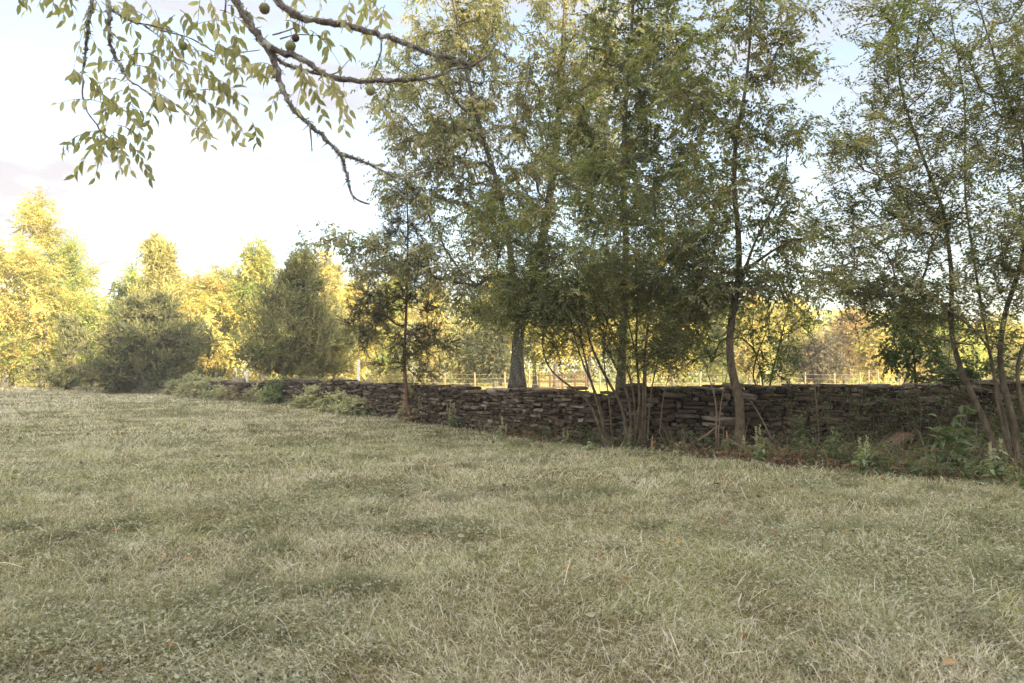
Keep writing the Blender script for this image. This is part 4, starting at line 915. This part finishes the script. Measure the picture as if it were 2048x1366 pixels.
W_ = [('pokeweed', 'tall pale green weed with flower spikes right of the thin open cedar', 905, 848, .55, 9, .13, WG + WP, True),
 ('pokeweed', 'low spreading green weed in the grass below the tall spiked weed', 880, 868, .3, 7, .11, WG, False),
 ('pokeweed', 'weed with a pale leaning leaf spike in front of the wall left of the shrub', 1000, 880, .33, 5, .12, WP, True),
 ('fern', 'dark leafy weed leaning on the wall left of the shrub', 1120, 868, .55, 6, .16, WD, False),
 ('pokeweed', 'small pale weed at the litter edge left of the shrub', 1120, 893, .22, 4, .11, WP, True),
 ('pokeweed', 'thin tall weed stalk directly in front of the shrub', 1262, 900, .5, 2, .05, WP, False),
 ('pokeweed', 'broad pale leaved weed at the litter edge below the shrub', 1175, 905, .2, 5, .12, WP, False),
 ('pokeweed', 'small pale weed right of the thin tall stalk', 1345, 908, .2, 4, .1, WP, False),
 ('goldenrod', 'tiny weed with yellow flowers at the edge of the lawn', 1325, 922, .16, 4, .05, [(.55, .45, .06), (.25, .28, .1)], False),
 ('pokeweed', 'pale leaved weed in front of the slender tree', 1445, 905, .3, 5, .12, WP + WD, False),
 ('pokeweed', 'bushy pale green weed right of the slender tree foot', 1515, 925, .38, 8, .14, WG + WP, True),
 ('pokeweed', 'dark broad leaved weed standing before the wall right of the slender tree', 1600, 900, .62, 8, .16, WD, False),
 ('pokeweed', 'leafy weed beside the dark broad leaved one', 1660, 922, .5, 8, .15, WD + WG, False),
 ('pokeweed', 'pale spiked weed at the lawn edge left of the fallen plank', 1708, 950, .42, 7, .13, WP + WG, True),
 ('pokeweed', 'spreading dark weed below the fallen plank', 1765, 948, .35, 8, .14, WD, False),
 ('pokeweed', 'tall weed with large shaded leaves before the rusty plank', 1905, 945, .85, 6, .24, WD, False),
 ('pokeweed', 'low leafy weed between the planks', 1830, 955, .3, 7, .12, WD, False),
 ('pokeweed', 'pale green weed with an upright spike left of the leaning stems', 1990, 975, .40, 7, .14, WG + WP, True),
 ('pokeweed', 'dark weed at the feet of the leaning stems', 1950, 965, .3, 6, .12, WD, False),
 ('pokeweed', 'leafy weed at the right edge of the litter strip', 2040, 985, .32, 7, .12, WG, False)]
for w in W_: weed(*w)
BR = [('bramble_bush', 'pale grey green bramble at the far left end of the wall', 345, 44, 2.0, 1.1), ('bramble_bush', 'low bramble in front of the far wall below the boulder', 425, 38, 1.7, .85), ('bramble_bush', 'dry pinkish weeds against the far wall', 505, 34, 1.3, .75),
 ('bramble_bush', 'leafy green bramble covering the wall right of the boulder', 592, 29.5, 1.3, .95), ('bramble_bush', 'bramble spilling over the wall just left of where bare stones begin', 655, 26.5, 1.0, .8), ('bramble_bush', 'low pale weeds at the foot of the bare wall left of the thin cedar', 720, 23.6, .7, .35),
 ('bramble_bush', 'dry bush tangled at the wall top right of the thin cedar', 845, 21.3, .5, 1.0), ('bramble_bush', 'pale seeding weeds in front of the wall below the boulder', 465, 35.5, 1.3, .6), ('bramble_bush', 'grey green bramble in front of the wall left of the leafy green bramble', 550, 31.5, 1.2, .7), ('bramble_bush', 'low leafy weeds in front of the wall where bare stones begin', 690, 24.6, .8, .55),
 ('bramble_bush', 'pale bramble heaped beside the broad cedar at the wall end', 385, 41, 1.5, 1.0), ('bramble_bush', 'small orange brown bush at the foot of the broad cedar', 262, 44.6, 1.0, .8)]
for i, (nm, lb, px, Y, w, h) in enumerate(BR):
    b = gpt(px, Y); e = empty(nm, b, lb, 'bush', 'brambles along the far wall'); g = G(); m = int(170 * w / 1.2) + 40
    q = norm(rg.normal(size=(m, 3)) + [0, 0, .3]) * rg.random((m, 1)) ** .5 * [w * 1.15, .7, h * (1.1 if i < 5 or i in (7, 8, 10) else 1)]; q[:, 2] = np.abs(q[:, 2]) + .05
    pal = [(.42, .41, .29), (.33, .34, .21), (.48, .45, .34)] if i not in (2, 6, 11) else [(.40, .33, .25), (.32, .27, .18)]
    if i in (3,): pal = [(.15, .20, .09), (.20, .25, .12), (.28, .30, .17)]
    if i == 11: pal = [(.40, .24, .10), (.22, .18, .08)]
    foliage(g, q, norm(q + [0, 0, .3]), n_tw=8, tw_len=.35, n_lf=13, L=.085, W=.05, cols=pal, droop=.3, hang=.2, spread=.8, twig_r=.003)
    g.build('leaves', [M_LEAF, M_TWIG], e)
    g = G()
    for k in range(14):
        t_ = q[rg.integers(0, m)]; tube(g, resample([(t_[0] * .2, 0, -.02), t_ * [.6, .6, .7] + [0, 0, .15], t_ * 1.15], .2)[0], .006, 4, col=(.24, .18, .12))
    g.build('canes', M_TWIG, e)

# thin bare saplings, sticks, planks
def bare(name, label, px, Y, pts, r, n=10, cat='sapling', col=(.17, .13, .09)):
    b = gpt(px, Y); e = empty(name, b, label, cat); g = G()
    Q, t = resample([at(x, y, Y + .03 * i) for i, (x, y) in enumerate(pts)], .12); Q[0] = b - [0, 0, .02]
    tube(g, Q, r * (1 - .75 * t), 6, col=col); g.build('stem', M_TWIG, e, smooth=True, origin=b); g = G()
    for _ in range(n):
        i = rg.integers(len(Q) // 3, len(Q)); d = norm(rg.normal(size=3) * [1, .6, .5] + [0, 0, .6]); L = .2 + .5 * rg.random()
        tube(g, resample([Q[i], Q[i] + d * L * .5 + rg.normal(size=3) * .03, Q[i] + d * L + [0, 0, .08]], .1)[0], .003, 3, col=col)
    g.build('twigs', M_TWIG, e, origin=b)
bare('bare_sapling', 'thin bare forked sapling between the shrub and the slender tree', 1432, 12.6, [(1432, 880), (1434, 810), (1420, 760), (1400, 700)], .018)
bare('bare_sapling', 'thin bare stem leaning right beside the slender tree', 1436, 12.5, [(1436, 880), (1442, 800), (1456, 740), (1462, 690)], .012)
bare('bare_sapling', 'dead forked twig sapling standing before the wall left of the fallen planks', 1632, 12.6, [(1640, 890), (1632, 800), (1625, 730), (1600, 660)], .012, 14)
bare('bare_sapling', 'thin leafless vine stems hanging on the wall above the fallen planks', 1850, 12.5, [(1835, 900), (1845, 820), (1830, 760), (1860, 700)], .01, 16)
bare('bare_sapling', 'slim upright stem between shrub and wall right of the stem cluster', 1335, 12.9, [(1318, 880), (1325, 800), (1345, 720), (1352, 640)], .010, 6)
def stick(name, label, p0, p1, r, cat='stick', col=(.30, .17, .10), mat=None, flat=False):
    g = G(); a = at(*p0); b = at(*p1); a[2] = max(a[2], gz(a[0], a[1]) + r * .6); b[2] = max(b[2], gz(b[0], b[1]) + r * .6)
    if flat:
        d = norm(b - a); s = norm(np.cross(d, [0, 0, 1])); u = np.cross(s, d); n = 9; V = []
        for i in range(n):
            c = a + (b - a) * i / (n - 1) + rg.normal(size=3) * .003
            for (p, q) in ((-1, -1), (1, -1), (1, 1), (-1, 1)): V.append(c + s * p * r * 2.2 * (1 + .04 * rg.normal()) + u * q * r * .45)
        f = [[4 * i + k, 4 * i + (k + 1) % 4, 4 * i + 4 + (k + 1) % 4, 4 * i + 4 + k] for i in range(n - 1) for k in range(4)] + [[3, 2, 1, 0], [4 * n - 4, 4 * n - 3, 4 * n - 2, 4 * n - 1]]
        g.add(np.array(V) - a, f, None, col)
    else:
        Q, t = resample([a, a + (b - a) * .35 + rg.normal(size=3) * .02, a + (b - a) * .7 + rg.normal(size=3) * .02, b], .08)
        tube(g, Q - a, r * (1 - .45 * t), 7, col=col, wob=.2)
    o = g.build(name, mat or M_TWIG); o.location = [float(q) for q in a]; tag(o, label, cat)
stick('fallen_plank', 'weathered brown plank leaning on the wall foot', (1745, 925, 11.4), (1812, 868, 12.3), .055, 'plank', (.10, .058, .038), flat=True)
stick('fallen_plank', 'rusty reddish plank lying low beside the leaning stems', (1868, 905, 11.6), (1992, 905, 11.7), .06, 'plank', (.10, .042, .03), flat=True)
stick('fallen_pole', 'thin pale fallen branch resting above the rusty plank', (1893, 910, 11.2), (1960, 892, 11.5), .014, 'branch', (.33, .25, .19))
stick('stake', 'short orange brown broken stake left of the shrub litter edge', (1304, 905, 12.2), (1305, 872, 12.2), .018, 'stake', (.30, .15, .08))
stick('stake', 'short broken stake in front of the slender tree', (1457, 900, 12.2), (1453, 862, 12.25), .02, 'stake', (.32, .18, .09))
stick('fallen_branch', 'curved dead branch lying at the wall foot left of the slender tree', (1395, 880, 12.6), (1440, 850, 12.8), .018, 'branch', (.22, .14, .10))
stick('fallen_branch', 'thin dead branch leaning against the wall below the dusky bush', (1545, 880, 12.5), (1500, 800, 12.75), .010, 'branch', (.22, .16, .12))
stick('fallen_branch', 'reddish dead branch on the ground at the right end of the litter', (1800, 940, 10.6), (1900, 930, 10.6), .014, 'branch', (.25, .13, .09))

# ------------------------------------------------------------------ fences beyond the wall
def fence():
    Y = 47.0; b = gpt(1150, Y); e = empty('wire_fence', b, 'wire fence on pale wooden posts crossing the far field', 'fence')
    xs = [430, 470, 520, 690, 760, 830, 890, 950, 1010, 1058, 1200, 1290, 1400, 1470, 1520, 1560, 1610, 1669, 1719, 1737, 1756, 1800, 1860, 1930, 2000]
    tops = []
    for x in xs:
        p = gpt(x, Y + rg.normal() * .1); h = 1.25 + .15 * rg.random(); g = G()
        tube(g, [p - [0, 0, .1], p + [0, 0, h * .5], p + [rg.normal() * .03, 0, h]], [.06, .055, .05], 7, col=(.26, .20, .12)); g.build('post', M_TWIG, e, smooth=True, origin=b); tops.append(p + [0, -.07, h])
    for k in range(4):
        g = G(); tube(g, [q - [0, 0, .12 + .28 * k] for q in tops], .006, 3, col=(.3, .28, .26)); g.build('wire', M_TWIG, e, origin=b)
    Y = 43.0; b = gpt(1120, Y); e = empty('rail_fence', b, 'short brown rail fence in shade between the pale tree trunks', 'fence')
    P = [gpt(x, Y) for x in (1078, 1100, 1125, 1150, 1172)]
    for p in P: g = G(); tube(g, [p - [0, 0, .1], p + [0, 0, 1.25]], .06, 6, col=(.12, .075, .05)); g.build('post', M_TWIG, e, origin=b)
    for z in (.45, .8, 1.15): g = G(); tube(g, [p + [0, -.07, z + rg.normal() * .02] for p in P], .045, 5, col=(.13, .08, .055)); g.build('rail', M_TWIG, e, origin=b)
    for lb, x, Y, top, r, c in (('tall white post standing behind the wall left of the thin cedar', 717, 30, 722, .055, (.78, .76, .72)), ('short white post beyond the boulder on the wall', 494, 40, 743, .07, (.78, .75, .70))):
        p = gpt(x, Y); zt = at(x, top, Y)[2]; g = G()
        tube(g, [(0, 0, -.1), (0, 0, (zt - p[2]) * .5), (0, 0, zt - p[2])], r, 10, col=c)
        tube(g, [(0, 0, zt - p[2]), (0, 0, zt - p[2] + .03)], [r * 1.2, r * .9], 10, col=c)
        o = g.build('white_post', M_TWIG, smooth=False); o.location = [float(q) for q in p]; tag(o, lb, 'post')
fence()

# ------------------------------------------------------------------ evening haze in the air
def haze():
    x0, x1, y0, y1, z0, z1 = -1000, 1000, -400, 1000, -1.5, 26.0
    v = [(x, y, z) for z in (z0, z1) for x, y in ((x0, y0), (x1, y0), (x1, y1), (x0, y1))]
    g = G(); g.add(v, [[3, 2, 1, 0], [4, 5, 6, 7], [0, 1, 5, 4], [1, 2, 6, 5], [2, 3, 7, 6], [3, 0, 4, 7]])
    m, t, o = mat_new('haze air'); pv = N(t, 'ShaderNodeVolumePrincipled')
    pv.inputs['Color'].default_value = (.97, .96, .95, 1); pv.inputs['Density'].default_value = HAZE; pv.inputs['Anisotropy'].default_value = .0
    t.links.new(pv.outputs[0], o.inputs['Volume'])
    tag(g.build('haze', m), 'thin pale evening haze over the field', 'haze', kind='stuff')
HAZE = .0011
haze()
